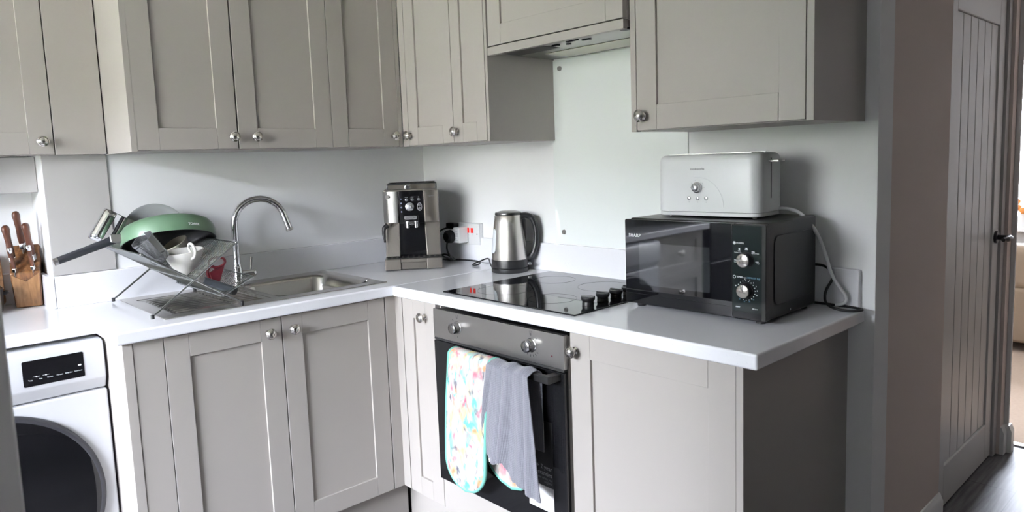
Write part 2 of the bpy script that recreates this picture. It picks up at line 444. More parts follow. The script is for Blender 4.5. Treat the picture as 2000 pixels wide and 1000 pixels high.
# door lining and tongue-and-groove door
g = G().box((.745, HALLY + .012, 0), (.79, HALLY + .1, 2.03)).box((1.512, HALLY + .012, 0), (1.56, HALLY + .1, 2.03)).box((.79, HALLY + .012, 1.99), (1.512, HALLY + .1, 2.03))
struct(g.obj('trim_door_lining', boxm, bevel=.002))
d1 = struct(bpy.data.objects.new('door_1', None)); COL.objects.link(d1); d1.location = (.793, HALLY + .022, 0)
DW = .716
g = G()
g.box((0, 0, .008), (.085, .035, 1.985)).box((DW - .085, 0, .008), (DW, .035, 1.985)).box((.085, 0, .008), (DW - .085, .035, .165)).box((.085, 0, 1.80), (DW - .085, .035, 1.985))
struct(g.obj('leaf_frame', doorm, d1, bevel=.003))
g = G(); nb = 6
bw = (DW - .17) / nb
for k in range(nb): g.box((.085 + k * bw + .0015, .007, .165), (.085 + (k + 1) * bw - .0015, .03, 1.80))
struct(g.obj('tongue_and_groove_panel', doorm, d1, bevel=.004, seg=2))
g = G()
hx = DW - .048
g.cyl((hx, 0, .955), (hx, -.010, .955), .026, seg=28)
g.cyl((hx, -.008, .955), (hx, -.05, .955), .010)
g.tube([(hx, -.046, .955), (hx - .02, -.055, .956), (hx - .06, -.057, .957), (hx - .10, -.05, .956)], [.012, .013, .012, .008], 10, smooth=2)
ho = struct(g.obj('door_handle', blackm, d1, bevel=.001))
# cupboard edge at the view's left; unseen body added to block window light
gdp = pm('pale_cupboard_paint', (.88, .875, .88), .5)
c = thing('cupboard_light_blocker', 'blurred grey edge at the bottom left, nearest the camera, with an added unseen light-blocking body', 'cupboard', (-2.26, -1.75, 0))
G().box((-.36, -.66, .10), (.30, -.042, 2.1)).obj('carcass', gdp, c, bevel=.002)
G().box((-.34, -.60, 0), (.26, -.08, .10)).obj('plinth', gdp, c)
G().box((-.36, -.040, .10), (.41, 0, 2.1)).obj('door', gdp, c, bevel=.004)
# grey boxing pillar panel, boxed-in header in the recess
struct(G().box((-1.503, -.006, 1.0165), (-1.316, .0, 2.3)).obj('trim_boxing', boxm, bevel=.0015))
struct(G().box((-2.12, .10, 1.29), (-1.503, .239, 1.407)).obj('trim_boxed_header', boxm, bevel=.003))

# ------------------------------------------------------------------ garden seen through the glass
struct(G().box((-12, -9, -.2), (-9.0, 6, -.08)).obj('ground_lawn', lawnm))
struct(G().box((-9.0, -9, -.2), (LWX - .1, 6, -.07)).obj('ground_patio', patio))
g = G()
def hedge(u, v):
    a = v * PI
    x = -8.6 + 1.0 * math.cos(a) * 1.0; z = -.1 + 1.5 * math.sin(a) ** .45
    y = .5 + 2.8 * u
    k = .14 * (math.sin(y * 7.3 + z * 5) + math.sin(y * 13.1 - z * 9) * .6 + math.sin(y * 29 + z * 23) * .4)
    return (x + k, y, max(-.1, z + k * .5 * math.sin(a)))
g.grid(hedge, 70, 24)
tag(G().box((-10.7, -12, -.2), (-10.55, 10, 3.5)).obj('sky_blocking_wall', pm('pale_blocker_render', (.66, .63, .57), .85, var=(2, .25))), 'tall pale wall added behind the hedge outside to block low sky and bounce light', 'garden wall')  # pale wall added to hide low sky and bounce light onto the wall cabinets
tag(g.obj('garden_hedge', hedgem), 'green clipped hedge against the added pale wall, mirrored in the microwave front', 'hedge')

# ------------------------------------------------------------------ cabinet builders (local frame: X to the right, front towards -Y)
KN = None
def knob(parent, x, y, z):
    """turned satin knob whose foot sits at local (x, y, z), pointing to -Y"""
    global KN
    prof = [(0, 0), (.0105, 0), (.0105, .003), (.0065, .0055), (.0058, .012), (.008, .015), (.0145, .018), (.0172, .0225), (.0172, .0255), (.0140, .0285), (.0125, .0285), (.0110, .0300), (.0070, .0325), (0, .0335)]
    if KN is None:
        o = G().lathe(prof, 28).obj('knob', nickel, parent); KN = o
    else:
        o = KN.copy(); COL.objects.link(o); o.parent = parent
    o.location = (x, y, z); o.rotation_euler = (R(90), 0, 0)
    o['label'] = 'round satin nickel knob'
    return o
def shaker(root, x0, x1, z0, z1, kn=None, s=.068, rail=.068, y0=0, th=.02, name='door'):
    """frame-and-panel door with butted rails, its front at y0 - th"""
    g = G(); yf = y0 - th; e = .0003
    g.box((x0, yf, z0), (x0 + s, y0, z1)).box((x1 - s, yf, z0), (x1, y0, z1))
    g.box((x0 + s + e, yf, z0), (x1 - s - e, y0, z0 + rail)).box((x0 + s + e, yf, z1 - rail), (x1 - s - e, y0, z1))
    g.box((x0 + s - .002, yf + .008, z0 + rail - .002), (x1 - s + .002, y0 - .002, z1 - rail + .002))
    d = g.obj(name, paint, root, bevel=.0011)
    if kn: knob(d, kn[0], yf, kn[1])
    return d
def carcass(root, w, d, z0, z1, top=True, t=.018):
    g = G()
    g.box((0, 0, z0), (t, d, z1)).box((w - t, 0, z0), (w, d, z1)).box((t, 0, z0), (w - t, d, z0 + t)).box((t, d - .008, z0 + t), (w - t, d, z1))
    if top: g.box((t, 0, z1 - t), (w - t, d - .008, z1))
    return g.obj('carcass', paint, root, bevel=.0006)

ZT, ZU, ZP = .91, .8735, .152
# sink base
c = thing('base_cabinet', 'double-door grey base cabinet under the sink', 'cabinet', (-1.428, -.54, 0))
carcass(c, .822, .515, ZP, ZU - .001, top=False)
G().box((0, -.02, ZP), (.081, 0, ZU - .004)).obj('filler_panel', paint, c, bevel=.001)
G().box((-.026, -.0225, .0), (-.0005, .515, ZU - .001)).obj('end_panel', paint, c, bevel=.001)
shaker(c, .083, .4355, ZP, ZU - .006, (.391, .823))
shaker(c, .4385, .822, ZP, ZU - .006, (.472, .823))
# corner post
c = thing('corner_post', 'narrow grey corner post between the sink doors and the hob-side doors', 'post', (-.56, -.56, 0))
G().box((.080, .080, 0), (.105, .105, ZU - .001)).obj('back_post', paint, c)
G().box((-.042, 0, ZP), (0, .018, ZU - .001)).obj('sink_side_face', paint, c, bevel=.0008)
G().box((0, -.042, ZP), (.018, .018, ZU - .001)).obj('hob_side_face', paint, c, bevel=.0008)
# slim base, hob run (frame turned -90: local X -> -y)
c = thing('base_cabinet', 'slim single-door grey base cabinet left of the oven', 'cabinet', (-.54, -.605, 0), -90)
carcass(c, .20, .515, ZP, ZU - .001)
shaker(c, .0015, .1985, ZP, ZU - .004, (.137, .816), s=.064)
# oven housing below the oven
c = thing('oven_housing', 'grey oven housing with a plain panel beneath the oven', 'cabinet', (-.54, -.8055, 0), -90)
G().box((0, 0, ZP), (.004, .515, ZU - .001)).box((.603, 0, ZP), (.607, .515, ZU - .001)).box((.004, .0, .235), (.603, .515, .253)).obj('carcass', paint, c)
G().box((.001, -.02, ZP), (.606, 0, .262)).obj('filler_panel', paint, c, bevel=.001)
# right base
c = thing('base_cabinet', 'single-door grey base cabinet right of the oven, at the end of the run', 'cabinet', (-.54, -1.4135, 0), -90)
carcass(c, .499, .515, ZP, ZU - .001)
shaker(c, .0015, .4985, ZP, ZU - .004, (.0205, .819), s=.070)
G().box((.500, -.022, 0), (.518, .54, ZU - .001)).obj('end_panel', paint, c, bevel=.001)
# drawer unit left of the washing machine
c = thing('drawer_unit', 'grey drawer unit left of the washing machine, mirrored in the microwave door', 'drawers', (-2.62, -.30, 0))
carcass(c, .52, .50, ZP, ZU - .001)
G().box((.0, .04, 0), (.52, .056, ZP)).obj('plinth', paint, c)
for z0, z1 in ((ZP, .39), (.393, .63), (.633, ZU - .006)):
    shaker(c, .002, .518, z0, z1, (.26, (z0 + z1) / 2), rail=.05, name='drawer')
# dark fridge-shaped block added at the run's end to darken the microwave's reflection
c = thing('reflection_darkener', 'tall dark fridge-shaped block added left of the drawer unit to darken the microwave door reflection', 'fridge', (-3.28, -.30, 0))
frm = pm('dark_blocker_finish', (.03, .03, .032), .4, spec=.3)
G().box((0, .02, .02), (.6, .5, 1.85)).obj('body', frm, c, bevel=.004)
G().box((0, -.04, .66), (.6, .018, 1.85)).obj('door', frm, c, bevel=.006)
G().box((0, -.04, .03), (.6, .018, .65)).obj('lower_door_panel', frm, c, bevel=.006)
for z in (.80, .40): G().tube([(.05, -.04, z), (.05, -.075, z + .02), (.05, -.075, z + .2), (.05, -.04, z + .22)], .008, 10).obj('handle', steel, c)
for x in (.05, .55): G().cyl((x, .25, 0), (x, .25, .022), .02, seg=12).obj('foot', rubber, c)
# plinths
tag(G().box((-.9, 0, 0), (.02, .016, ZP - .002)).obj('plinth', paint, bevel=.001, loc=(-.53, -.502, 0)), 'grey kickboard along the floor under the sink doors', 'plinth')
tag(G().box((0, -1.40, 0), (.016, -.003, ZP - .002)).obj('plinth', paint, bevel=.001, loc=(-.502, -.506, 0)), 'grey kickboard along the floor under the oven run', 'plinth')

# worktops
SX0, SX1, SY0, SY1 = -1.325, -.557, -.512, -.034     # sink outline
xs = [-2.12, -1.473, SX0 + .015, SX1 - .015, -.0005]
ys = [-.585, -.358, SY1 - .015, -.0005, .239]
ys = [-.585, SY0 + .012, -.358, SY1 - .012, -.0005, .239]
skip = {(0, 0), (0, 1), (1, 4), (2, 4), (3, 4), (2, 1), (2, 2)}
# the recess part stops at the pillar
xs = [-2.64, -1.5025, -1.473, SX0 + .015, SX1 - .015, -.0005]
skip = {(0, 0), (0, 1), (1, 0), (1, 1), (1, 4), (2, 4), (3, 4), (4, 4), (3, 1), (3, 2)}
g = G().cells(xs, ys, skip, ZU, ZT)
tag(g.obj('worktop', worktopm, bevel=.006, seg=3), 'speckled white worktop carrying the sink, stepping back over the washing machine', 'worktop')
g = G().box((-.585, -1.976, ZU), (-.0005, -.5858, ZT))
tag(g.obj('worktop', worktopm, bevel=.006, seg=3), 'speckled white worktop carrying the hob and the microwave', 'worktop')
# upstands
def upst(lo, hi, label): tag(G().box(lo, hi).obj('upstand', worktopm, bevel=.0025), label, 'upstand')
UZ = 1.016
upst((-1.5025, -.018, ZT), (-.0005, -.0005, UZ), 'white speckled upstand strip behind the sink and tap')
upst((-.018, -1.964, ZT), (-.0005, -.019, UZ), 'white speckled upstand strip behind the hob and kettle')
upst((-1.520, -.018, ZT), (-1.5035, .239, UZ), 'short white upstand return beside the knife block')
upst((-2.64, .221, ZT), (-1.521, .239, UZ), 'white upstand strip at the back of the recess behind the knife block')

# upper cabinets -----------------------------------------------------------
UB, UT = 1.408, 2.13
def upper(label, loc, rz, w, depth, doors, ends=(), s=.066):
    c = thing('wall_cabinet', label, 'cabinet', (loc[0], loc[1], UB), rz)
    carcass(c, w, depth, .0, UT - UB)
    for (a, b, kx) in doors: shaker(c, a, b, .0025, UT - UB, (kx, .042) if kx is not None else None, s=s)
    for (lo, hi, nm) in ends: G().box(lo, hi).obj(nm, paint, c, bevel=.0008)
    return c
H = UT - UB
upper('double-door grey wall cabinet above the dish rack', (-1.304, -.31, 0), 0, .662, .308,
      [(-.001, .3105, .293), (.3155, .6625, .370)], [((-.018, -.0205, -.002), (-.0005, .308, H), 'end_panel')])
c = upper('single-door grey wall cabinet right of the double-door one, reaching into the corner', (-.641, -.31, 0), 0, .309, .308, [(.0015, .2905, .265)],
          [((.2915, -.02, .0), (.309, 0, H), 'corner_post')])
c = upper('grey wall cabinet on the hob wall, next to the corner above the coffee machine', (-.31, -.3315, 0), -90, .323, .308, [(.0385, .3215, .0535)],
          [((.0005, -.02, .0), (.036, 0, H), 'corner_post')], s=.062)
c = upper('narrow grey wall cabinet left of the cooker hood', (-.31, -.6555, 0), -90, .186, .308, [(.0005, .1825, .0215)],
          [((.1865, -.0205, -.001), (.1995, .308, H), 'end_panel')], s=.052)
upper('large single-door grey wall cabinet above the microwave', (-.284, -1.4395, 0), -90, .508, .283, [(.021, .5065, .043)],
      [((.001, -.0205, -.001), (.0195, -.0005, H), 'filler_strip'), ((.509, -.0205, -.001), (.527, .283, H), 'end_panel')])
# cabinet above the washing machine, set back
upper('grey wall cabinet set back in the recess above the knife block', (-2.10, -.04, 0), 0, .774, .036,
      [(.001, .3, None), (.303, .6265, .595)], [((.6295, -.02, 0), (.774, 0, H), 'filler_panel')])
# cabinet over the hood
c = thing('wall_cabinet', 'short lift-up grey wall cabinet over the cooker hood', 'cabinet', (-.31, -.8565, 1.7235), -90)
carcass(c, .581, .308, 0, UT - 1.7235)
shaker(c, .006, .5795, .002, UT - 1.7235, None, s=.062, rail=.066)
# cooker hood
c = thing('cooker_hood', 'built-in cooker hood with steel underside above the splashback', 'hood', (-.31, -.8565, 1.6955), -90)
G().box((0, -.02, 0), (.581, -.002, .0265)).obj('fascia', paint, c, bevel=.0008)
G().box((.001, -.0015, .008), (.580, .300, .0265)).obj('housing', steel, c, bevel=.001)
G().box((.02, .012, .0065), (.215, .11, .0078), 0).obj('filter', filterm, c)
G().box((.10, .16, .0055), (.565, .285, .0078)).obj('lamp_cover', creamm, c, bevel=.0015)
for lo, hi in (((.235, .05, .003), (.262, .062, .0078)), ((.28, .07, .004), (.295, .08, .0078)), ((.31, .035, .004), (.36, .042, .0078)), ((.36, .055, .004), (.392, .065, .0078)), ((.545, .01, .002), (.579, .03, .0078))):
    G().box(lo, hi).obj('slider_switch', blackm, c, bevel=.0008)

# splashback
c = thing('glass_splashback', 'pale mint glass splashback on the wall behind the hob', 'splashback', (-.007, -.8435, 1.02), -90)
glassm = pm('back_painted_glass', (.86, .895, .875), .03, spec=.6)
G().box((0, 0, 0), (.589, .0065, .680)).obj('panel', glassm, c, bevel=.0008)
for sx, sz in ((.046, .648), (.046, .044), (.545, .044)):
    G().cyl((sx, .0, sz), (sx, -.007, sz), .0095, .008, 20).obj('screw_cap', steel_dark, c, bevel=.001)

# ------------------------------------------------------------------ sink and tap
c = thing('sink', 'inset stainless steel sink with drainer on the left', 'sink', (SX0, SY0, ZT))
SW, SD = SX1 - SX0, SY1 - SY0
bx0, bx1, by0, by1 = .378, SW - .045, .052, SD - .075
g = G()
# deck ring with grooves and the bowl opening
gx = [0, .04, .375] + [bx1, SW]
g.box((0, 0, .0003), (.034, SD, .0045)).box((bx1, 0, .0003), (SW, SD, .0045)).box((.034, by1, .0003), (bx1, SD, .0045)).box((.034, 0, .0003), (bx1, by0, .0045))
g.box((.352, by0, .0003), (bx0, by1, .0045))
g.obj('deck', sinkm, c, bevel=.0015)
def drain(u, v):
    x = .034 + (.352 - .034) * u; y = by0 + (by1 - by0) * v
    e = min(1, min(u, 1 - u) / .06) * min(1, min(v, 1 - v) / .05)
    return (x, y, .0030 - .0020 * e + .0050 * e * (.5 + .5 * math.cos(v * 2 * PI * 11)) ** 2 * (1 if .06 < u < .94 else 0))
G().grid(drain, 40, 160).obj('drainer', sinkm, c, sharp=80)
BD = .15
def bowl_ring(k, ins, z, r):
    return [(x, y, z) for x, y in rrect(bx0 + ins, by0 + ins, bx1 - ins, by1 - ins, r, 8)]
g = G(); rings = [bowl_ring(0, -.004, .0047, .055), bowl_ring(0, .002, .003, .055), bowl_ring(0, .008, -.01, .055), bowl_ring(0, .014, -.11, .055), bowl_ring(0, .024, -.14, .055), bowl_ring(0, .05, -BD, .05), bowl_ring(0, .13, -BD - .003, .02)]
n = len(rings[0]); vs = [p for r in rings for p in r]; fs = []
for k in range(len(rings) - 1):
    for i in range(n):
        j = (i + 1) % n; fs.append((k * n + i, k * n + j, (k + 1) * n + j, (k + 1) * n + i))
fs.append(tuple(range((len(rings) - 1) * n, len(rings) * n)))
g._f(vs, fs, 0, None); bmesh.ops.recalc_face_normals(g.bm, faces=g.bm.faces)
for ff in g.bm.faces: ff.normal_flip()
g.obj('bowl', sinkm, c, sharp=80)
mx, my = (bx0 + bx1) / 2, (by0 + by1) / 2
g = G().cyl((mx, my, -BD - .003), (mx, my, -BD), .036, seg=28)
for q in range(6):
    a = q * PI / 3; g.cyl((mx + .018 * math.cos(a), my + .018 * math.sin(a), -BD), (mx + .018 * math.cos(a), my + .018 * math.sin(a), -BD + .0006), .005, seg=10, mi=1)
g.obj('waste', [chrome, dark_void], c)
g = G().cyl((SW - .03, .09, .0045), (SW - .03, .09, .0075), .006, seg=14)
g.obj('screw_plug', chrome, c)
# tap
TX, TY = -.930, -.078
c = thing('tap', 'chrome swan-neck kitchen tap behind the sink bowl', 'tap', (TX, TY, ZT + .0045))
G().lathe([(0, 0), (.026, 0), (.026, .006), (.020, .009), (.0185, .012), (.0185, .062), (.0165, .066), (.0155, .075), (0, .075)], 28).obj('base', chrome, c)
ta = R(-12); dx, dy = math.cos(ta), math.sin(ta)
pts = [(0, 0, .07), (0, 0, .15), (0, 0, .215)]
rr = .093
for k in range(1, 17):
    a = PI - (PI * .93) * k / 16
    pts.append(((rr + rr * math.cos(a)) * dx, (rr + rr * math.cos(a)) * dy, .222 + rr * math.sin(a)))
e = Vector(pts[-1]); d = (e - Vector(pts[-2])).normalized(); pts.append(tuple(e + d * .052))
spo = G().tube(pts, .0125, 16).obj('spout', chrome, c, sharp=60)
ee = Vector(pts[-1])
G().cyl(ee - d * .004, ee + d * .006, .0138, seg=20).obj('aerator', steel, spo)
g = G().cyl((.014, -.004, .038), (.052, -.010, .038), .0165, seg=24)
g.ball((.052, -.010, .038), .0165, seg=20)
lv = g.obj('valve_body', chrome, c)
G().cyl((.046, -.009, .050), (.052, -.008, .098), .0038, seg=12).obj('lever', steel_dark, lv)

# ------------------------------------------------------------------ hob
c = thing('induction_hob', 'black glass hob set in the worktop beside the microwave', 'hob', (-.549, -.8365, ZT), -90)
G().box((0, 0, .0), (.588, .513, .0045)).obj('glass_top', hobm, c, bevel=.0012)
HK = None
for k, (x, y) in enumerate(((.5305, .122), (.526, .194), (.526, .256), (.526, .316))):
    if HK is None:
        HK = G().lathe([(0, 0), (.017, 0), (.0175, .004), (.0165, .010), (.0205, .017), (.021, .022), (.0195, .024), (0, .0245)], 28).box((-.0205, -.0035, .018), (.0205, .0035, .0275)).obj('control_knob', blackm, c)
        o = HK
    else:
        o = HK.copy(); COL.objects.link(o); o.parent = c
    o.location = (x, y, .0047); o.rotation_euler = (0, 0, R(18 - 10 * k))
zonem = pm('zone_print', (.028, .028, .03), .12)
for x, y, r in ((.15, .14, .09), (.15, .38, .075), (.38, .13, .075), (.38, .38, .09)):
    G().lathe([(r - .0008, .0046), (r, .0046), (r, .0048), (r - .0008, .0048)], 64, 0, Matrix.Translation((x, y, 0))).obj('zone_ring', zonem, c)

# ------------------------------------------------------------------ oven (local X -> -y)
OY = -.8120
c = thing('oven', 'built-in electric oven with steel fascia and black glass door', 'oven', (-.56, OY, .268), -90)
G().box((.004, .002, -.012), (.590, .5, .585)).obj('case', steel_dark, c)
fg = G().box((0, -.016, .494), (.594, 0, .590))
for cx, angs in ((.127, (90, 135, 270)), (.466, (90, 45, 10, 175, 240, 265, 285, 305, 325))):
    for a in angs:
        a = R(a); fg.box((-.0012, -.0035, 0), (.0012, .0035, .0003), 1, at_front(cx + .031 * math.cos(a), -.0161, .543 + .031 * math.sin(a)) @ Matrix.Rotation(a - PI / 2, 4, 'Z'))
    M0 = at_front(cx, -.0161, .5785)
    for lo, hi in (((-.005, -.0055, 0), (.005, -.0048, .0003)), ((-.005, .0048, 0), (.005, .0055, .0003)), ((-.005, -.0055, 0), (-.0043, .0055, .0003)), ((.0043, -.0055, 0), (.005, .0055, .0003)), ((-.003, -.001, 0), (.003, 0, .0003))):
        fg.box(lo, hi, 1, M0)
fa = fg.obj('fascia', [steel, darkprint], c)
for kx in (.127, .466):
    kk = G().lathe([(0, 0), (.0205, 0), (.0205, .002), (.0185, .003), (.0175, .024), (.016, .0255), (0, .026)], 32)
    ko = kk.obj('control_knob', pm('knob_steel', (.50, .49, .48), .22, 1), fa, sharp=50); ko.location = (kx, -.016, .543); ko.rotation_euler = (R(90), 0, 0)
    G().box((-.0012, -.015, .0255), (.0012, .012, .0265)).obj('pointer', darkprint, ko)
G().cyl((.548, -.016, .525), (.548, -.0166, .525), .0025, seg=12).obj('indicator_light', redpl, fa)
dr = G().box((.001, -.018, 0), (.593, -.001, .484)).obj('door', ovenglass, c, bevel=.0015)
G().box((.001, -.016, .4862), (.593, -.002, .4932)).obj('vent_gap', dark_void, c)
g = G().box((.150, -.070, .462), (.583, -.052, .484))
g.box((.155, -.056, .462), (.183, -.017, .482)).box((.555, -.056, .462), (.583, -.017, .482))
g.obj('handle', pm('oven_handle_black', (.006, .006, .006), .5), dr, bevel=.003)
# sticker on the oven door
sx0, sx1 = .440, .542
st = thing('sticker', 'black and white warranty sticker on the oven door glass', 'sticker', (-.5782, OY, .268), -90)
G().box((sx0, -.0006, .135), (sx1, 0, .33)).obj('black_panel', labelb, st)
G().box((sx0, -.0006, .060), (sx1, 0, .1345)).obj('white_panel', labelw, st)
text('+ 2 year\nwarranties', .0185, at_front(sx1 - .004, -.0008, .182), whiteprint, st, align='RIGHT')
text('free when you\nregister', .0105, at_front(sx1 - .004, -.0008, .153), greyprint, st, align='RIGHT')
text('visit', .008, at_front(sx1 - .010, -.0008, .113), greyprint, st, align='RIGHT')
text('register now', .0085, at_front(sx1 - .010, -.0008, .072), greyprint, st, align='RIGHT')

# ------------------------------------------------------------------ oven glove and towel over the handle
# path over the handle: t in metres along the cloth from the front hem; returns (x, z)
HXF, HXB, HZ = -.643, -.599, .758
def over(zf, zb, t, gap=.0):
    lf = HZ - .012 - zf; arc = .056
    if t < lf: return (HXF - gap, zf + t)
    if t < lf + arc:
        a = PI * (t - lf) / arc; cx = (HXF - gap + HXB) / 2; rx = (HXB - HXF + gap) / 2
        return (cx - rx * math.cos(a), HZ - .012 + .014 * math.sin(a))
    return (HXB, HZ - .012 - (t - lf - arc))
c = thing('oven_glove', 'floral double oven glove with mint binding hanging on the oven handle', 'oven glove', (-.62, -1.07, .32))
base = Vector(c.location)
zf, zb = .318, .365
Ltot = (HZ - .012 - zf) + .056 + (HZ - .012 - zb)
hw = .094
def glove_pt(u, v, off=0.):
    t = v * Ltot
    d0 = min(t, Ltot - t); rr_ = hw
    w = hw * (math.sqrt(max(0, 1 - (1 - min(1, d0 / rr_)) ** 2)) if d0 < rr_ else 1)
    lean = max(0, (HZ - t - zf)) if t < (HZ - zf) else 0
    x, z = over(zf, zb, t)
    lf = HZ - .012 - zf
    yc = -1.072 + .040 * max(0, (lf - t) / lf) if t < lf else -1.072 - .120 * max(0, t - lf - .05) / .36
    s = (u - .5) * 2
    bulge = .006 * (1 - s * s) * (1 if t < lf else -.6) * min(1, d0 / .05) * (1 if t < lf - .03 or t > lf + .09 else .2)
    return Vector((x - bulge - off - .010 * math.sin(PI * min(1, t / lf)) * (t < lf) * .6, yc - s * w * -1 * -1, z))
g = G().grid(lambda u, v: glove_pt(u, v) - base, 16, 90)
g.obj('pad', floral, c, solid=.008, sharp=80)
bp_ = [glove_pt(0, k / 90) - base for k in range(91)] + [glove_pt(1, k / 90) - base for k in range(90, -1, -1)]
G().tube([p for i, p in enumerate(bp_) if i in (0,) or (p - bp_[i - 1]).length > 1e-4], .0058, 8, closed=True).obj('binding', mint, c, sharp=80)

c = thing('tea_towel', 'grey waffle tea towel draped over the oven handle beside the glove', 'towel', (-.62, -1.25, .41))
base = Vector(c.location)
def towel_pt(u, v):
    zfu = .43 + .03 * (u < .0)
    # ragged lower hem: short on the left, long on the right
    zfu = .462 if u < .42 else .462 - (.050 * min(1, (u - .42) / .12)) + .010 * math.sin((u - .42) * 9)
    if u < .42: zfu += .010 * math.sin(u * 20)
    zbk = .52
    L_ = (HZ - .010 - zfu) + .056 + (HZ - .010 - zbk)
    t = v * L_
    x, z = over(zfu, zbk, t, .004)
    lf = HZ - .012 - zfu
    f_ = max(0, min(1, (lf - t) / lf))
    y = -1.168 - u * .172 - f_ * (.048 * u - .042 * (1 - u) - .005)
    fold = .010 * math.sin(u * 13 + 1.2 + f_ * 1.5) * (.25 + .75 * f_) + .006 * math.sin(u * 29 + f_ * 4) * f_
    if t < lf + .01: x -= .004 + abs(fold) * 1.0 + fold * .4 + .010 * f_ * (1 - f_)
    if u < .2: x += .012 * (1 - u / .2) * f_
    z += .003 * math.sin(u * 17) * (1 if lf < t < lf + .056 else 0)
    return Vector((x, y, z))
G().grid(lambda u, v: towel_pt(u, v) - base, 70, 110).obj('cloth', towelm, c, solid=.003, sharp=80)
g = G().box((-.001, -.018, -.006), (.001, .018, .006)).obj('care_tag', labelw, c)
g.location = Vector((-.655, -1.185, .462)) - base; g.rotation_euler = (0, 0, R(8))

# ------------------------------------------------------------------ washing machine
c = thing('washing_machine', 'white front-loading washing machine under the left worktop', 'washing machine', (-2.063, -.376, 0))
WMW = .602
G().box((0, .02, .02), (WMW, .575, .842)).obj('body', whiteappl, c, bevel=.006, seg=3)
g = G().box((-.001, -.004, .02), (WMW + .001, .024, .712))
g.obj('front_panel', whiteappl, c, bevel=.006, seg=3)
# control panel: upright face, sloped chin, top lid
prof = [(.024, .715), (.008, .715), (-.012, .748), (-.014, .755), (-.014, .846), (-.008, .858), (.005, .862), (.05, .862), (.05, .715)]
g = G(); n = len(prof)
vs = [(0, y, z) for y, z in prof] + [(WMW, y, z) for y, z in prof]
g._f(vs, [tuple(range(n)), tuple(range(2 * n - 1, n - 1, -1))] + [(i, n + i, n + (i + 1) % n, (i + 1) % n) for i in range(n)], 0, None)
bmesh.ops.recalc_face_normals(g.bm, faces=g.bm.faces)
cp = g.obj('control_panel', whiteappl, c, bevel=.004, seg=3)
ds = G().prism(rrect(.399, .764, .547, .836, .004), 0, .0012, 0, at_front(0, -.0142, 0)).obj('display', blackg, cp)
for k, (s_, x) in enumerate((('Temp.', .432), ('Spin', .456), ('Options', .478), ('Pre-wash', .502), ('Delay End', .524), ('Start/Pause', .5475))):
    text(s_, .0043, at_front(x - .016, -.0156, .781 + .0005 * k), whiteprint, ds)
for x in (.430, .453):
    G().box((x - .008, -.0158, .7895), (x + .008, -.0154, .7901)).cyl((x, -.0154, .7898), (x, -.0160, .7898), .0018, seg=10).obj('slider_icon', whiteprint, ds)
G().box((.532, -.0158, .797), (.540, -.0154, .801)).obj('start_icon', whiteprint, ds)
text('|\n|\n|\n|', .006, at_front(.359, -.0150, .79), greyprint, cp, name='programme_marks')
G().box((.001, .0505, .842), (WMW - .001, .575, .862)).obj('lid', pm('lid_white', (.62, .61, .62), .3), c, bevel=.004)
dx_, dz_ = .297, .424
dg = G().lathe([(.272, 0), (.276, .004), (.275, .022), (.270, .034), (.264, .036), (.260, .034)], 96).obj('door_ring', pm('dark_grey_ring', (.035, .035, .04), .4), c)
dg.scale = (1, 1, .5); dg.location = (dx_, -.004, dz_); dg.rotation_euler = (R(90), 0, 0)
dgl = G().lathe([(.264, .0335), (.240, .040), (.18, .043), (.10, .045), (0, .0455)], 96).obj('door_glass', blackg, dg)
hnd = G().box((-.006, .258, .032), (.006, .276, .037)).obj('hinge_mark', steel_dark, dg); hnd.rotation_euler = (0, 0, R(-10))

# ------------------------------------------------------------------ coffee machine
c = thing('coffee_machine', 'brown-grey metal bean-to-cup coffee machine in the worktop corner', 'coffee machine', (-.315, -.338, ZT), -35.8)
cbody = pm('coffee_machine_metal', (.235, .215, .19), .36, .85, bump=(300, .04))
G().box((-.113, .095, .004), (.113, .285, .318)).obj('body', cbody, c, bevel=.008, seg=3)
tr = G()
tr.box((-.116, .0, .002), (-.052, .12, .047)).box((.052, .0, .002), (.116, .12, .047)).box((-.052, .0, .032), (.052, .12, .047)).box((-.052, .012, .002), (.052, .12, .032))
tray = tr.obj('drip_tray', cbody, c, bevel=.003)
g = G().box((-.105, .012, .0472), (.105, .095, .0495))
for k in range(9):
    x = -.088 + k * .022; g.box((x - .004, .018, .0494), (x + .004, .088, .0508), 1)
g.obj('grille', [blackm, steel_dark], tray, bevel=.0006)
# lower columns and dark recess
for s in (-1, 1):
    g = G().hexa([(s * .054, .05, .05), (s * .113, .05, .05), (s * .113, .11, .05), (s * .054, .11, .05)][::s], [(s * .050, .055, .2), (s * .106, .055, .2), (s * .106, .11, .2), (s * .050, .11, .2)][::s])
    g.obj('column', cbody, c, bevel=.004)
G().box((-.053, .075, .05), (.053, .094, .2)).obj('cup_recess', blackg, c, bevel=.001)
G().box((-.05, .030, .187), (.05, .10, .325)).obj('control_panel', blackg, c, bevel=.003)
G().box((-.030, .006, .176), (.030, .07, .222)).obj('brew_head', blackg, c, bevel=.004)
for s, m_ in ((-1, pm('cheek_steel', (.40, .39, .37), .22, 1)), (1, cbody)):
    x0, x1 = (.052, .113)
    poly = [(s * x0, .095), (s * x0, .022), (s * (x0 + .035), .022), (s * (x1 - .008), .032), (s * x1, .05), (s * x1, .095)]
    if s < 0: poly = poly
    else: poly = poly[::-1]
    g = G().prism(poly[::-1], .192, .322)
    bmesh.ops.recalc_face_normals(g.bm, faces=g.bm.faces)
    g.obj('head_cheek', m_, c, bevel=.003)
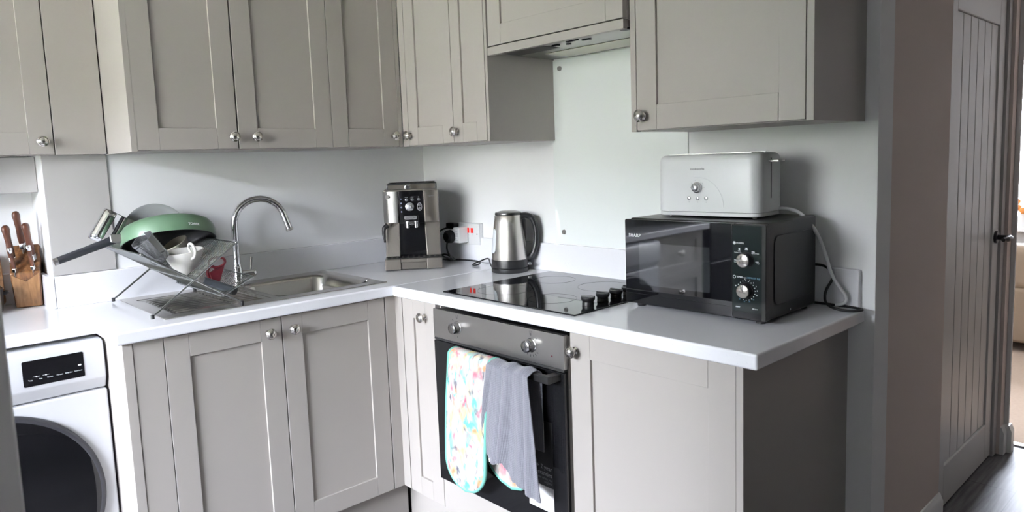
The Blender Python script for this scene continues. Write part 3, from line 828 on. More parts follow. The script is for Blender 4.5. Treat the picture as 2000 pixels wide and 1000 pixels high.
# steam knob and wand on the left cheek
g = G().cyl((-.094, .030, .300), (-.094, .012, .300), .0085, .008, 20); g.obj('steam_knob', steel_dark, c, bevel=.001)
g = G().cyl((-.094, .045, .195), (-.094, .045, .180), .016, .014, 18, 1)
g.tube([(-.100, .035, .182), (-.112, .028, .176), (-.116, .026, .16), (-.113, .03, .115)], [.010, .009, .007, .0045], 12, 0, smooth=1)
g.obj('steam_wand', [blackm, cbody], c)
# dial, buttons
M0 = at_front(-.006, .030, .256)
dl = G().lathe([(.0, 0), (.0175, 0), (.0175, .003), (.0150, .004), (.0145, .014), (.0125, .0155), (0, .016)], 32, 0, M0).obj('dial', silver, c)
G().lathe([(.0, .0158), (.006, .0158), (.006, .0166), (0, .0166)], 20, 0, M0).obj('dial_mark', greyprint, dl)
btn = pm('button_grey', (.07, .07, .075), .3)
bb = None
for x, z in ((-.018, .285), (.006, .285), (.032, .285), (.034, .262), (.034, .248)):
    if bb is None:
        bb = G().lathe([(0, 0), (.0062, 0), (.0062, .0012), (.005, .002), (0, .002)], 20).obj('button', btn, c); o = bb
    else: o = bb.copy(); COL.objects.link(o); o.parent = c
    o.location = (x, .0298, z); o.rotation_euler = (R(90), 0, 0)
g = G().tube([at_front(.034 + .009 * math.cos(t), .0295, .255 + .016 * math.sin(t)) @ Vector((0, 0, 0)) for t in [k * PI / 12 for k in range(24)]], .0009, 6, closed=True)
g.obj('button_outline', greyprint, c)
g = G()
for k in range(4): g.cyl((-.040, .0302, .288 - .017 * k), (-.040, .0290, .288 - .017 * k), .0032, seg=12)
g.obj('indicator_lights', pm('indicator_blue_grey', (.12, .13, .20), .3), c)
for s_, x, z, sz in (('steam', -.018, .2955, .0052), ('rinse', .006, .2955, .0052), ('2x', .032, .2955, .0052)):
    text(s_, sz, at_front(x, .0295, z), greyprint, c)
pl = G().prism(rrect(-.026, -.0075, .026, .0075, .007), 0, .003, 0, at_front(-.004, .006, .2135)).obj('badge', silver, c, bevel=.0006)
text("De'Longhi", .0095, at_front(-.004, .0025, .2135), darkprint, pl)
text('Magnifica S', .006, at_front(.082, .0215, .298), greyprint, c)
g = G().box((-.024, .000, .186), (.024, .012, .197))
for x in (-.017, .017): g.cyl((x, .006, .200), (x, .006, .172), .0085, .0065, 16)
g.box((-.006, -.001, .183), (.006, .011, .189)); g.obj('coffee_spout', chrome, c, bevel=.0015)
# top cup rail, back plate and emblem
G().box((-.108, .03, .318), (.108, .285, .327)).obj('cup_shelf', cbody, c, bevel=.003)
g = G().box((-.092, .10, .327), (.104, .104, .347))
g.obj('shelf_back_plate', cbody, c, bevel=.001)
g = G().tube([(-.094, .06, .326), (-.094, .06, .345), (-.09, .06, .348), (.10, .06, .351), (.104, .06, .348), (.104, .06, .326)], .0034, 8)
g.tube([(-.094, .06, .346), (-.094, .27, .348)], .0034, 8).tube([(.104, .06, .349), (.104, .27, .349)], .0034, 8).tube([(-.094, .27, .327), (-.094, .27, .348), (.104, .27, .349), (.104, .27, .327)], .0034, 8)
g.obj('cup_rail', blackm, c)
g = G().lathe([(0, 0), (.012, 0), (.012, .005), (.0095, .0058), (.0085, .0035), (0, .0035)], 28, 0, at_front(-.012, .058, .334))
g.lathe([(0, .0036), (.0082, .0036), (.0075, .0044), (0, .0048)], 24, 1, at_front(-.012, .058, .334)); g.obj('emblem', [silver, blackm], c)

# ------------------------------------------------------------------ kettle
KX, KY = -.108, -.690
c = thing('kettle', 'brushed steel electric kettle with black handle beside the hob', 'kettle', (KX, KY, ZT), -44)
G().lathe([(0, 0), (.071, 0), (.0725, .003), (.0725, .016), (.069, .019), (0, .019)], 48).obj('power_base', blackm, c)
G().lathe([(0, .0195), (.071, .0195), (.0715, .023), (.0700, .050), (.0, .050)], 48).obj('skirt', blackm, c)
G().lathe([(.0695, .0503), (.0685, .075), (.064, .13), (.0575, .185), (.0525, .216), (.050, .221), (0, .221)], 64).obj('body', pm('kettle_steel', (.60, .575, .54), .27, 1, aniso=.6), c, sharp=50)
G().lathe([(0, .2212), (.051, .2212), (.052, .225), (.050, .231), (.030, .2365), (0, .238)], 48).obj('lid', pm('lid_dark', (.10, .10, .10), .25, .9), c, sharp=50)
# water gauge on the left flank
def gauge(u, v):
    z = .075 + .095 * v
    e = 1 - max(0, abs(v - .5) - .38) / .12
    a = R(207) + (u - .5) * R(26) * max(.1, math.sqrt(max(0, e)))
    rad = .0693 - (z - .075) * .108 + .0012
    return (rad * math.cos(a) if True else 0, rad * math.sin(a), z)
G().grid(gauge, 8, 20).obj('water_gauge', pm('clear_gauge', (.62, .66, .68), .12), c, solid=.0016)
# spout lip
G().hexa([(-.062, -.016, .183), (-.045, -.02, .183), (-.045, .02, .183), (-.062, .016, .183)], [(-.066, -.011, .217), (-.046, -.024, .219), (-.046, .024, .219), (-.066, .011, .217)], 0, Matrix.Rotation(R(-42), 4, 'Z')).obj('spout', blackm, c, bevel=.004)
# handle: a wide flat loop on the right flank (local +X)
def hand(pts, w, th):
    g = G(); P = [Vector(p) for p in pts]
    for _ in range(3):
        Q = [P[0]]
        for a, b in zip(P[:-1], P[1:]): Q += [a * .75 + b * .25, a * .25 + b * .75]
        P = Q + [P[-1]]
    n = len(P); vs = []
    for i in range(n):
        t = (P[min(n - 1, i + 1)] - P[max(0, i - 1)]).normalized(); nn = Vector((t.z, 0, -t.x))
        for k in range(10):
            a = 2 * PI * k / 10; vs.append(P[i] + Vector((0, w * math.cos(a), 0)) + nn * th * math.sin(a))
    fs = [(i * 10 + k, i * 10 + (k + 1) % 10, (i + 1) * 10 + (k + 1) % 10, (i + 1) * 10 + k) for i in range(n - 1) for k in range(10)]
    fs += [tuple(range(9, -1, -1)), tuple(range((n - 1) * 10, n * 10))]
    g._f(vs, fs, 0, None); bmesh.ops.recalc_face_normals(g.bm, faces=g.bm.faces); return g
hd = hand([(.045, 0, .215), (.066, 0, .219), (.094, 0, .207), (.106, 0, .165), (.106, 0, .115), (.096, 0, .075), (.080, 0, .052), (.066, 0, .050)], .0165, .0118).obj('handle', blackm, c, sharp=60)
G().box((.052, -.013, .055), (.066, .013, .205), 0, Matrix.Rotation(R(0), 4, 'Y')).obj('handle_spine', blackm, hd, bevel=.004)
sw = G().box((.068, -.028, .026), (.084, -.004, .036)).obj('switch', silver, c, bevel=.003)

# cord of the kettle
def cord(parent, pts, r, m, name='power_cord'):
    bl = Vector(parent.location); rot = Matrix.Rotation(-parent.rotation_euler[2], 3, 'Z')
    return G().tube([rot @ (Vector(p) - bl) for p in pts], r, 8, smooth=3).obj(name, m, parent, sharp=80)
cord(c, [(-.150, -.635, .921), (-.120, -.585, .934), (-.080, -.535, .944), (-.060, -.490, .938), (-.066, -.450, .922), (-.095, -.445, .915), (-.115, -.470, .915), (-.100, -.492, .918), (-.070, -.468, .922), (-.052, -.420, .922), (-.048, -.360, .920), (-.055, -.300, .918), (-.085, -.240, .918), (-.09, -.19, .918)], .0032, cordb)

# ------------------------------------------------------------------ wall socket, plugs
c = thing('wall_socket', 'white double wall socket with red switches behind the kettle', 'socket', (-.0005, -.262, .985), -90)
G().box((0, -.0255, 0), (.150, 0, .092)).obj('face_plate', whitepl, c, bevel=.003)
for sx in (.106, .079):
    G().box((sx - .007, -.0295, .050), (sx + .007, -.0250, .072)).obj('switch', redsw, c, bevel=.0015)
G().cyl((.137, -.0255, .046), (.137, -.0265, .046), .003, seg=12).obj('screw', steel_dark, c)
for sx in (.106, .079): text('O', .004, at_front(sx, -.0258, .042), greyprint, c, name='switch_mark')
c = thing('plug_adaptor', 'white labelled plug adaptor pushed into the double wall socket', 'plug', (-.0265, -.301, .993), -90)
G().box((0, -.052, 0), (.040, -.0005, .068)).obj('body', whitepl, c, bevel=.004)
G().prism([(.003, .006), (.037, .006), (.037, .062), (.003, .062)], 0, .0004, 0, at_front(0, -.0523, 0)).obj('label', labelw, c)
g = G()
for k in range(6): g.box((.008 + k * .0042, -.0532, .028), (.0102 + k * .0042, -.0526, .046))
g.box((.007, -.0532, .012), (.031, -.0526, .0145)).box((.007, -.0532, .051), (.031, -.0526, .0535)).box((.007, -.0532, .019), (.024, -.0526, .0212))
g.obj('print', greyprint, c)
c = thing('plug', 'black round-backed plug stacked on the white adaptor', 'plug', (-.080, -.290, 1.022), -90)
G().lathe([(0, 0), (.027, 0), (.029, .004), (.027, .022), (.019, .030), (0, .031)], 28, 0, FRONT).obj('body', rubber, c, bevel=.001)
cord(c, [(-.103, -.290, 1.000), (-.110, -.292, .968), (-.112, -.315, .940), (-.100, -.340, .921), (-.085, -.300, .930), (-.09, -.255, .945), (-.105, -.225, .935), (-.10, -.20, .92), (-.08, -.17, .92)], .0038, cordb)
c = thing('plug', 'black plug half hidden behind the coffee machine', 'plug', (-.0265, -.268, 1.050), -90)
G().box((-.045, -.030, .0), (.012, -.0005, .026)).obj('body', rubber, c, bevel=.004)
cord(c, [(-.052, -.235, 1.055), (-.075, -.215, 1.048), (-.105, -.205, 1.02), (-.125, -.222, .975), (-.118, -.262, .942), (-.105, -.285, .93), (-.085, -.305, .922), (-.07, -.27, .914), (-.06, -.22, .914)], .0036, cordb)

# ------------------------------------------------------------------ microwave
MA = -89.6
c = thing('microwave', 'black microwave oven standing at the right end of the worktop', 'microwave', (-.349, -1.448, ZT), MA)
MWW, MWD, MZ0, MZ1 = .426, .285, .010, .254
G().box((.004, .014, MZ0), (MWW - .004, MWD, MZ1)).obj('case', black_enamel, c, bevel=.006, seg=3)
g = G().prism(rrect(.0, MZ0 + .002, .3365, MZ1 - .002, .005), 0, .018, 0, at_front(0, .0138, 0))
dr = g.obj('door', pm('microwave_black_glass', (.003, .003, .004), .03, ior=1.75), c, bevel=.002)
G().prism(rrect(.049, .068, .272, .187, .003), 0, .0006, 0, at_front(0, -.0042, 0)).obj('window', mwwin, dr)
text('SHARP', .0125, at_front(.034, -.0048, .2065), pm('silver_print', (.7, .7, .7), .4), dr, spacing=1.15, bold=.0003)
G().box((.001, -.0050, .0405), (.336, -.0042, .0415)).obj('lower_seam', black_enamel, dr)
cpn = G().prism(rrect(.3375, MZ0 + .002, MWW, MZ1 - .002, .005), 0, .018, 0, at_front(0, .0138, 0)).obj('control_panel', black_enamel, c, bevel=.002)
pg = G().prism([(0.3370, .032), (0.4150, .032), (0.4150, .248), (0.3370, .248)], 0, .0008, 0, at_front(0, -.0042, 0)).obj('panel_glass', pm('panel_gloss', (.010, .014, .014), .08), cpn)
G().box((0.3370, -.0046, .014), (0.4150, -.0042, .031)).obj('lower_panel', blackg, cpn)
for nm, z in (('power', .163), ('timer', .086)):
    kk = G().lathe([(0, 0), (.0205, 0), (.0205, .003), (.0190, .0045), (.0175, .0170), (.0, .0170)], 36, 1, at_front(0.3740, -.0050, z))
    kk.lathe([(0, .0171), (.0165, .0171), (.0165, .0183), (.0155, .0190), (0, .0190)], 36, 0, at_front(0.3740, -.0050, z))
    ko = kk.obj('control_knob', [nickel, blackm], cpn, bevel=.0004)
    if nm == 'power': G().box((0.3590, -.0246, z - .0012), (0.3850, -.0238, z + .0004)).obj('pointer', darkprint, ko)
    else: G().box((0.3735, -.0246, z), (0.3750, -.0238, z + .0155)).obj('pointer', darkprint, ko)
g = G()
ring = lambda cx, cz, r: g.tube([(cx + r * math.cos(k * PI / 10), -.0052, cz + r * math.sin(k * PI / 10)) for k in range(20)], .0006, 6, closed=True)
ring(0.3425, .204, .0034); ring(0.3425, .1185, .0036)
g.cyl((0.3425, -.0050, .204), (0.3425, -.0054, .204), .0022, seg=12)
for a in range(-60, 250, 18): # minute marks
    a = R(a - 100); g.box((0.3740 + .0245 * math.cos(a) - .0012, -.0054, .086 + .0245 * math.sin(a) - .0006), (0.3740 + .0245 * math.cos(a) + .0012, -.0050, .086 + .0245 * math.sin(a) + .0006))
for x, z in ((0.3460, .161), (0.3560, .184), (0.3750, .189), (0.3930, .184), (0.4030, .160)): g.box((x - .004, -.0054, z - .0008), (x + .004, -.0050, z + .0008))
g.box((0.3540, -.0054, .1865), (0.3580, -.0050, .1915)).box((0.3720, -.0054, .1915), (0.3780, -.0050, .1935)).box((0.3735, -.0054, .190), (0.3765, -.0050, .1915))
g.obj('panel_marks', whiteprint, pg)
text('POWER', .0058, at_front(0.3580, -.0052, .204), whiteprint, pg)
text('TIMER', .0058, at_front(0.3570, -.0052, .1185), whiteprint, pg)
text('(min)', .0045, at_front(0.3685, -.0052, .1182), greyprint, pg)
text('| DEFROST (kg)', .0056, at_front(0.3930, -.0052, .1185), blueprint, pg)
text('Medium Low', .0036, at_front(0.3520, -.0052, .1802), whiteprint, pg)
text('Medium High', .0036, at_front(0.3985, -.0052, .1802), whiteprint, pg)
text('Low', .004, at_front(0.3455, -.0052, .156), whiteprint, pg)
text('High', .004, at_front(0.4060, -.0052, .156), whiteprint, pg)
text('800W', .0048, at_front(0.3520, -.0052, .0425), whiteprint, pg)
text('20 Litre', .0045, at_front(0.3980, -.0052, .0415), whiteprint, pg)
for s_, a in (('0', 95), ('1', 70), ('2', 48), ('3', 26), ('5', 4), ('10', -20), ('15', -48), ('20', -72), ('25', -98), ('30', -125), ('35', 160)):
    a = R(a); text(s_, .0044, at_front(0.3740 + .0300 * math.cos(a), -.0052, .086 + .0285 * math.sin(a)), whiteprint if a > -.6 else blueprint, pg)
# embossed right side and feet, rear lip
g = G().prism(rrect(.045, .045, .262, .220, .02), 0, .0025, 0, Matrix.Translation((MWW - .0042, 0, 0)) @ Matrix(((0, 0, 1, 0), (1, 0, 0, 0), (0, 1, 0, 0), (0, 0, 0, 1))))
g.obj('side_emboss', black_enamel, c, bevel=.0018)
G().cyl((MWW - .0045, .13, .022), (MWW - .0015, .13, .022), .003, seg=12).obj('side_screw', chrome, c)
for x in (.03, .396):
    for y in (.03, .26): G().cyl((x, y, 0), (x, y, .0105), .012, .013, 16).obj('foot', rubber, c)
G().box((-.006, .004, .020), (.006, .016, .036)).obj('hinge', blackm, c, bevel=.002)
def loccord(parent, pts, r, m, ang):
    bl = Vector(parent.location); rot = Matrix.Rotation(-R(ang), 3, 'Z')
    return G().tube([rot @ (Vector(p) - bl) for p in pts], r, 8, smooth=3).obj('power_cord', m, parent, sharp=80)
loccord(c, [(-.022, -1.80, 1.018), (-.028, -1.845, 1.024), (-.036, -1.885, 1.024), (-.045, -1.912, .997), (-.056, -1.890, .957), (-.075, -1.90, .924), (-.085, -1.945, .9155), (-.062, -1.985, .9155), (-.036, -1.985, .9155), (-.031, -1.945, .917), (-.030, -1.895, .917), (-.030, -1.84, .917), (-.03, -1.78, .917)], .0036, cordb, MA)

# ------------------------------------------------------------------ toaster on the microwave
TZ = ZT + .254
c = thing('toaster', 'white long-slot toaster standing on top of the microwave', 'toaster', (-.272, -1.500, TZ), -87)
TL, TD = .306, .150
def shell(z): return .0
g = G()
lev = [(.0, .017), (.0, .026), (.0, .155), (.003, .166), (.010, .1715), (.020, .173)]
rings = [[(x, y, z) for x, y in rrect(0 + i * 1, 0 + i, TL - i, TD - i, .030 - i * .4, 8)] for i, z in lev]
n = len(rings[0]); vs = [p for r in rings for p in r]
fs = [tuple(range(n - 1, -1, -1))] + [(k * n + i, k * n + (i + 1) % n, (k + 1) * n + (i + 1) % n, (k + 1) * n + i) for k in range(len(rings) - 1) for i in range(n)] + [tuple(range((len(rings) - 1) * n, len(rings) * n))]
g._f(vs, fs, 0, None); g.obj('shell', whitepl, c, sharp=50)
G().prism(rrect(.001, .001, TL - .001, TD - .001, .029, 8), .0055, .0160).obj('base', pm('toaster_base_white', (.70, .70, .70), .35), c, bevel=.0015)
for y in (.045, .093): G().box((.035, y, .1728), (TL - .040, y + .024, .1740)).obj('slot', dark_void, c)
g = G().box((.030, .030, .1725), (TL - .035, .036, .1752)).box((.030, .114, .1725), (TL - .035, .120, .1752)).obj('slot_trim', steel, c)
kn = G().lathe([(0, 0), (.0150, 0), (.0150, .003), (.0118, .0045), (.0108, .014), (.009, .0165), (.004, .0178), (0, .018)], 32, 0, at_front(.130, -.0002, .083))
kn.box((-.0022, 0, .001), (.0022, .016, .006), 0, at_front(.130, -.0002, .083) @ Matrix.Rotation(R(55), 4, 'Z'))
kn.obj('browning_dial', silver, c, sharp=50)
for x in (.105, .1310, .157): G().lathe([(0, 0), (.0055, 0), (.0055, .0015), (.0042, .0035), (0, .0042)], 20, 0, at_front(x, -.0002, .0535)).obj('button', silver, c)
g = G()
for a in (0, 36, 72, 108, 144, 180): g.box((-.0006, .0195, 0), (.0006, .0220, .0003), 0, at_front(.130, -.0003, .083) @ Matrix.Rotation(R(a - 90), 4, 'Z'))
for x in (.105, .131, .157): g.box((x - .0012, -.0006, .0425), (x + .0012, -.0003, .0445))
g.obj('dial_marks', greyprint, c)
text('cookworks', .0088, at_front(.130, -.0003, .1335), darkprint, c, spacing=1.1)
g = G().tube([(.130 + .078 * math.cos(t), -.0001, .028 + .083 * math.sin(t)) for t in [R(a) for a in range(2, 100, 4)]], .0007, 5)
g.obj('moulded_arc', pm('toaster_line', (.62, .63, .64), .3), c)
# lever slot on the right end
G().box((TL - .0006, .069, .052), (TL + .0004, .073, .158)).obj('lever_slot', dark_void, c)
G().box((TL - .001, .055, .147), (TL + .027, .094, .153)).obj('lever', steel_dark, c, bevel=.0015)
for x in (.03, .278):
    for y in (.035, .12): G().cyl((x, y, 0), (x, y, .006), .006, seg=14).obj('foot', whitepl, c)
loccord(c, [(-.150, -1.785, 1.181), (-.125, -1.805, 1.186), (-.098, -1.838, 1.176), (-.078, -1.872, 1.128), (-.066, -1.893, 1.068), (-.056, -1.904, 1.010), (-.045, -1.925, .968), (-.034, -1.941, .944), (-.032, -1.935, .925), (-.032, -1.91, .918)], .0050, cordw, -87)

# ------------------------------------------------------------------ knife block and its knives
c = thing('knife_block', 'acacia wooden knife block on the left worktop', 'knife block', (-1.600, .110, ZT), -13)
BW = .079
# sloping block: low front with pointed face, high back
g = G()
b = [(.002, 0, 0), (BW - .002, 0, 0), (BW, .12, 0), (0, .12, 0)]
t = [(-.004, -.016, .118), (BW + .002, -.016, .118), (BW + .002, .078, .205), (-.004, .078, .205)]
g.hexa(b, t); g.obj('block', acacia, c, bevel=.006, seg=3)
g = G().prism([(.0, .116), (.0395, .090), (BW - .002, .116), (BW - .006, .004), (.004, .004)], 0, .003, 0, Matrix(((1, 0, 0, 0), (0, -.134, -1, 0), (0, .99, -.13, 0), (0, 0, 0, 1))))
bmesh.ops.recalc_face_normals(g.bm, faces=g.bm.faces)
g.obj('front_facing', make_wood('light_acacia', (.13, .060, .022), (.21, .105, .040), (.28, .15, .065), (14, 14, 2.2)), c, bevel=.001)
kl = [((.008, .010, .150), .98, 'large walnut-handled knife on the left of the knife block, behind the small one'),
      ((.036, .052, .192), .98, 'large walnut-handled knife standing highest at the back of the knife block'),
      ((.062, .014, .154), .98, 'large walnut-handled knife on the right of the knife block, behind the small one')]
Mb = Matrix.Translation((-1.600, .110, ZT)) @ Matrix.Rotation(R(-13), 4, 'Z')
ax = Vector((-.08, -.20, 1)).normalized()
kl += [((.012, -.014, .122), .62, 'small silver-capped knife in the front row of the knife block, left one'),
       ((.062, -.012, .126), .62, 'small silver-capped knife in the front row of the knife block, right one')]
K0 = None
for (p, s_, lab) in kl:
    w = Mb @ Vector(p)
    k = bpy.data.objects.new('kitchen_knife', None); COL.objects.link(k); tag(k, lab, 'knife', 'knives in the wooden block')
    k.location = w; k.rotation_euler = (Mb.to_3x3() @ ax).to_track_quat('Z', 'Y').to_euler(); k.scale = (s_,) * 3
    if K0 is None:
        a_ = G().box((-.0012, -.010, -.05), (.0012, .010, .004)).obj('blade', steel, k)
        b_ = G().box((-.0085, -.010, .0), (.0085, .010, .022)).obj('bolster', chrome, k, bevel=.003, seg=3)
        h_ = G().lathe([(0, .0225), (.0105, .0225), (.0120, .045), (.0100, .075), (.0115, .105), (.0135, .118), (.0115, .128), (.006, .133), (0, .134)], 20, 0, Matrix.Diagonal((.85, 1.1, 1, 1))).obj('handle', walnut_h, k, sharp=70)
        K0 = [a_, b_, h_]
    else:
        for q in K0:
            q2 = q.copy(); COL.objects.link(q2); q2.parent = k
    if s_ < .7: G().lathe([(.0112, .108), (.0142, .110), (.0142, .128), (.0125, .134), (.006, .138), (0, .139)], 20, 0, Matrix.Diagonal((.85, 1.1, 1, 1))).obj('butt_cap', chrome, k, sharp=60)
# black saucepan and board at the left edge
c = thing('saucepan', 'black saucepan cut off by the left picture edge', 'saucepan', (-1.705, .075, ZT))
G().lathe([(0, 0), (.062, 0), (.068, .006), (.072, .03), (.073, .075), (.0755, .078), (.073, .080), (.070, .076), (.068, .01), (0, .008)], 48).obj('body', blackm, c, sharp=50)
G().lathe([(0, .0815), (.072, .0815), (.070, .086), (.04, .096), (.012, .100), (.010, .110), (.016, .118), (.012, .124), (0, .125)], 40).obj('lid', blackg, c, sharp=50)
G().tube([(.070, -.012, .06), (.082, -.012, .064), (.086, .0, .064), (.082, .012, .064), (.070, .012, .06)], .005, 8, smooth=2).obj('handle', blackm, c, sharp=80)
g = G().prism(rrect(-.10, 0, .10, .18, .02), 0, .016, 0, Matrix.Translation((0, 0, 0)) @ Matrix.Rotation(R(80), 4, 'X'))
o = g.obj('chopping_board', boardm, bevel=.003, loc=(-1.715, .180, ZT + .003)); tag(o, 'wooden chopping board leaning behind the black saucepan', 'chopping board')

# ------------------------------------------------------------------ dish rack and what stands in it
ZR = ZT + .005
RF, RB = -.488, -.062           # front and back planes (y)
c = thing('dish_rack', 'folding chrome wire dish rack standing on the drainer', 'dish rack', (-1.22, -.275, ZR))
o0 = Vector(c.location)
UL, LR_, UR_, F1 = (-1.364, 1.106), (-1.084, .920), (-1.087, 1.113), (-1.349, .921)
Ta, Tb = (-1.144, .950), (-1.042, .999)
P3 = lambda q, y: Vector((q[0], y, q[1])) - o0
for y in (RF, RB):
    G().tube([P3(UL, y), P3(LR_, y)], .0032, 8).obj('frame_bar', nickel_br, c)
    G().tube([P3(UR_, y), P3(F1, y)], .0032, 8).obj('frame_bar', nickel_br, c)
    G().tube([P3(Ta, y), P3(Tb, y)], .0028, 8).obj('frame_bar', nickel_br, c)
    for q in (F1, LR_): G().tube([P3(q, y) + Vector((0, 0, .006)), P3(q, y) - Vector((0, 0, .006))], .0055, 10).obj('foot', rubber, c)
g = G()
for q in (UL, UR_, Tb, Ta, (-1.226, 1.010), (-1.09, .928)):
    g.tube([P3(q, RF), P3(q, RB)], .0028, 8)
g.obj('cross_bars', nickel_br, c)
for q in (UL, UR_): G().ball(P3(q, RF), .0055, seg=12).obj('hinge_ball', nickel_br, c)
def wires(a, b, n, r=.0014, off=.0):
    g = G()
    for k in range(1, n):
        y = RF + (RB - RF) * k / n
        g.tube([P3(a, y), P3(b, y)], r, 5)
    return g.obj('wire_shelf', nickel_br, c)
wires(UL, (-1.105, .934), 36, .0013); wires(UR_, (-1.228, 1.008), 36, .0013); wires(Ta, Tb, 30, .0013)

def tilt(o, n, spin=0):
    """local Z -> n"""
    q = Vector(n).normalized().to_track_quat('Z', 'Y'); o.rotation_mode = 'QUATERNION'
    from mathutils import Quaternion
    o.rotation_quaternion = q @ Quaternion((0, 0, 1), spin)
# frying pan, opening down and towards the viewer
c = thing('frying_pan', 'sage green frying pan turned over on top of the dish rack', 'pan', (-1.220, -.275, 1.112))
nrm = Vector((-.05, -.36, -.93)).normalized()
xax = Vector((1, 0, .085)); xax = (xax - nrm * xax.dot(nrm)).normalized(); yax = nrm.cross(xax)
c.rotation_euler = Matrix((xax, yax, nrm)).transposed().to_euler()
PR = .141
pan_out = [(PR, 0), (PR + .0005, -.004), (PR + .001, -.028), (PR - .002, -.042), (PR - .011, -.055), (PR - .028, -.063), (PR - .048, -.066), (.06, -.0665), (0, -.0665)]
pan_in = [(0, -.062), (PR - .044, -.062), (PR - .024, -.055), (PR - .009, -.040), (PR - .004, -.025), (PR - .004, 0)]
G().lathe(pan_out, 72).obj('body', greenpan, c, sharp=60)
G().lathe(pan_in + [(PR, .0003)], 72).obj('cooking_surface', nonstick, c, sharp=60)
G().box((-PR - .030, -.016, -.036), (-PR + .006, .016, -.010)).obj('handle_bracket', steel, c, bevel=.004)
G().tube([(-PR - .018, 0, -.022), (-PR - .05, 0, -.010), (-PR - .11, 0, .012), (-PR - .172, 0, .034)], [.0135, .0125, .0115, .011], 12, smooth=1).obj('handle', handleb, c, sharp=80)
G().tube([(-PR - .171, 0, .0337), (-PR - .180, 0, .0368)], .0112, 12).obj('handle_tip', steel, c)
# white maker's mark on the rim wall
lp = R(72)
M_ = Matrix.Rotation(lp, 4, 'Z') @ Matrix.Translation((PR + .0009, 0, -.018))
M_ = M_ @ Matrix(((0, 0, 1, 0), (-1, 0, 0, 0), (0, -1, 0, 0), (0, 0, 0, 1)))
text('TOWER', .0105, M_, whiteprint, c, bold=.0004)

# plate behind the pan
o = G().lathe([(0, 0), (.056, 0), (.062, .002), (.094, .010), (.103, .015), (.104, .017), (.102, .018), (.092, .014), (.060, .006), (0, .004)], 72).obj('plate', platem, sharp=60)
tag(o, 'grey plate standing upright behind the green frying pan', 'plate'); o.location = (-1.203, -.074, 1.130); tilt(o, (-.15, -.98, .12))

# box grater
c = thing('grater', 'steel box grater lying on the left end of the dish rack', 'grater', (-1.34, -.1, 1.155))
GY = -.095
A1, A2, B1, B2 = Vector((-1.397, -0.095, 1.141)), Vector((-1.345, -0.095, 1.219)), Vector((-1.353, -0.095, 1.11)), Vector((-1.305, -0.095, 1.192))
vx = ((A2 - A1) + (B2 - B1)).normalized()          # across
vz = ((A1 + A2) / 2 - (B1 + B2) / 2); gh = vz.length; vz = (vz - vx * vz.dot(vx)).normalized()   # towards the handle
vy = vz.cross(vx)
c.location = (B1 + B2) / 2
c.rotation_euler = Matrix((vx, vy, vz)).transposed().to_euler()
g = G()
def wallq(a, b, c_, d, t=.0012): g.hexa([a, b, (b[0], b[1] + t, b[2]), (a[0], a[1] + t, a[2])], [d, c_, (c_[0], c_[1] + t, c_[2]), (d[0], d[1] + t, d[2])])
w0, w1, d0, d1_ = .052, .060, .026, .034
BL = .10
for s_ in (-1, 1): wallq((-w1, s_ * d1_, -BL), (w1, s_ * d1_, -BL), (w0, s_ * d0, 0), (-w0, s_ * d0, 0))
for s_ in (-1, 1): g.hexa([(s_ * w1, -d1_, -BL), (s_ * w1 + .0012, -d1_, -BL), (s_ * w1 + .0012, d1_, -BL), (s_ * w1, d1_, -BL)], [(s_ * w0, -d0, 0), (s_ * w0 + .0012, -d0, 0), (s_ * w0 + .0012, d0, 0), (s_ * w0, d0, 0)])
for s_ in (-1, 1):
    for r_ in range(4):
        for q in range(5):
            x = -.036 + q * .018 + (r_ % 2) * .006; z = -.026 - r_ * .02
            yy = s_ * (d0 + (d1_ - d0) * (-z / BL)) + s_ * .0008
            g.ball((x, yy, z), .0046, mi=1, seg=8, sc=(1.1, .25, .7))
g.obj('body', [steel, dark_void], c)
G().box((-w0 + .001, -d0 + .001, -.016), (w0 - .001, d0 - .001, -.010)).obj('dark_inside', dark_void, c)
for s_ in (-1, 1): G().box((-w0, s_ * d0 - .002, -.006), (w0, s_ * d0 + .002, .003)).obj('rim', chrome, c, bevel=.0008)
for s_ in (-1, 1): G().box((s_ * (w0 + .001) - .0010, -.016, -.004), (s_ * (w0 + .001) + .0010, .016, gh)).obj('strap', chrome, c)
def hgrip(u, v):
    a = R(-25) + R(170) * v
    return (-w0 - .002 + (2 * w0 + .004) * u, -.020 * math.cos(a), gh - .012 + .026 * math.sin(a))
G().grid(hgrip, 6, 24).obj('handle', chrome, c, solid=.0015, sharp=70)

# glasses
def tumbler(label, loc, n, r=.034, h=.095, facets=8):
    g = G().lathe([(0, 0), (r * .78, 0), (r * .82, .004), (r, h), (r - .0022, h), (r * .82 - .002, .012), (0, .010)], facets * 4 if facets > 8 else facets)
    o = g.obj('tumbler', tumblerm, sharp=20); tag(o, label, 'glass', 'clear tumblers in the dish rack'); o.location = loc; tilt(o, n); return o
tumbler('clear faceted glass tumbler leaning left in the dish rack, under the pan', (-1.286, -.405, 1.080), (-.62, -.12, .76), .036, .085)
tumbler('clear glass tumbler in the dish rack just behind the faceted one', (-1.262, -.265, 1.066), (-.40, -.2, .9), .035, .085, 12)
# white jug
c = thing('jug', 'ivory plastic jug with a round handle in the dish rack', 'jug', (-1.206, -.375, 1.018))
tilt(c, (-.10, -.04, 1)); c.scale = (1.08,) * 3
g = G().lathe([(0, 0), (.020, 0), (.026, .003), (.0545, .066), (.056, .070), (.054, .071), (.0515, .067), (.024, .006), (0, .004)], 48)
g.obj('body', whitemat, c, sharp=60)
g = G().tube([(.046, -.012, .050), (.064, -.016, .058), (.072, -.017, .078), (.062, -.016, .095), (.046, -.013, .096), (.036, -.010, .084), (.042, -.010, .068)], .0038, 10, smooth=2).obj('handle', whitemat, c, sharp=80)
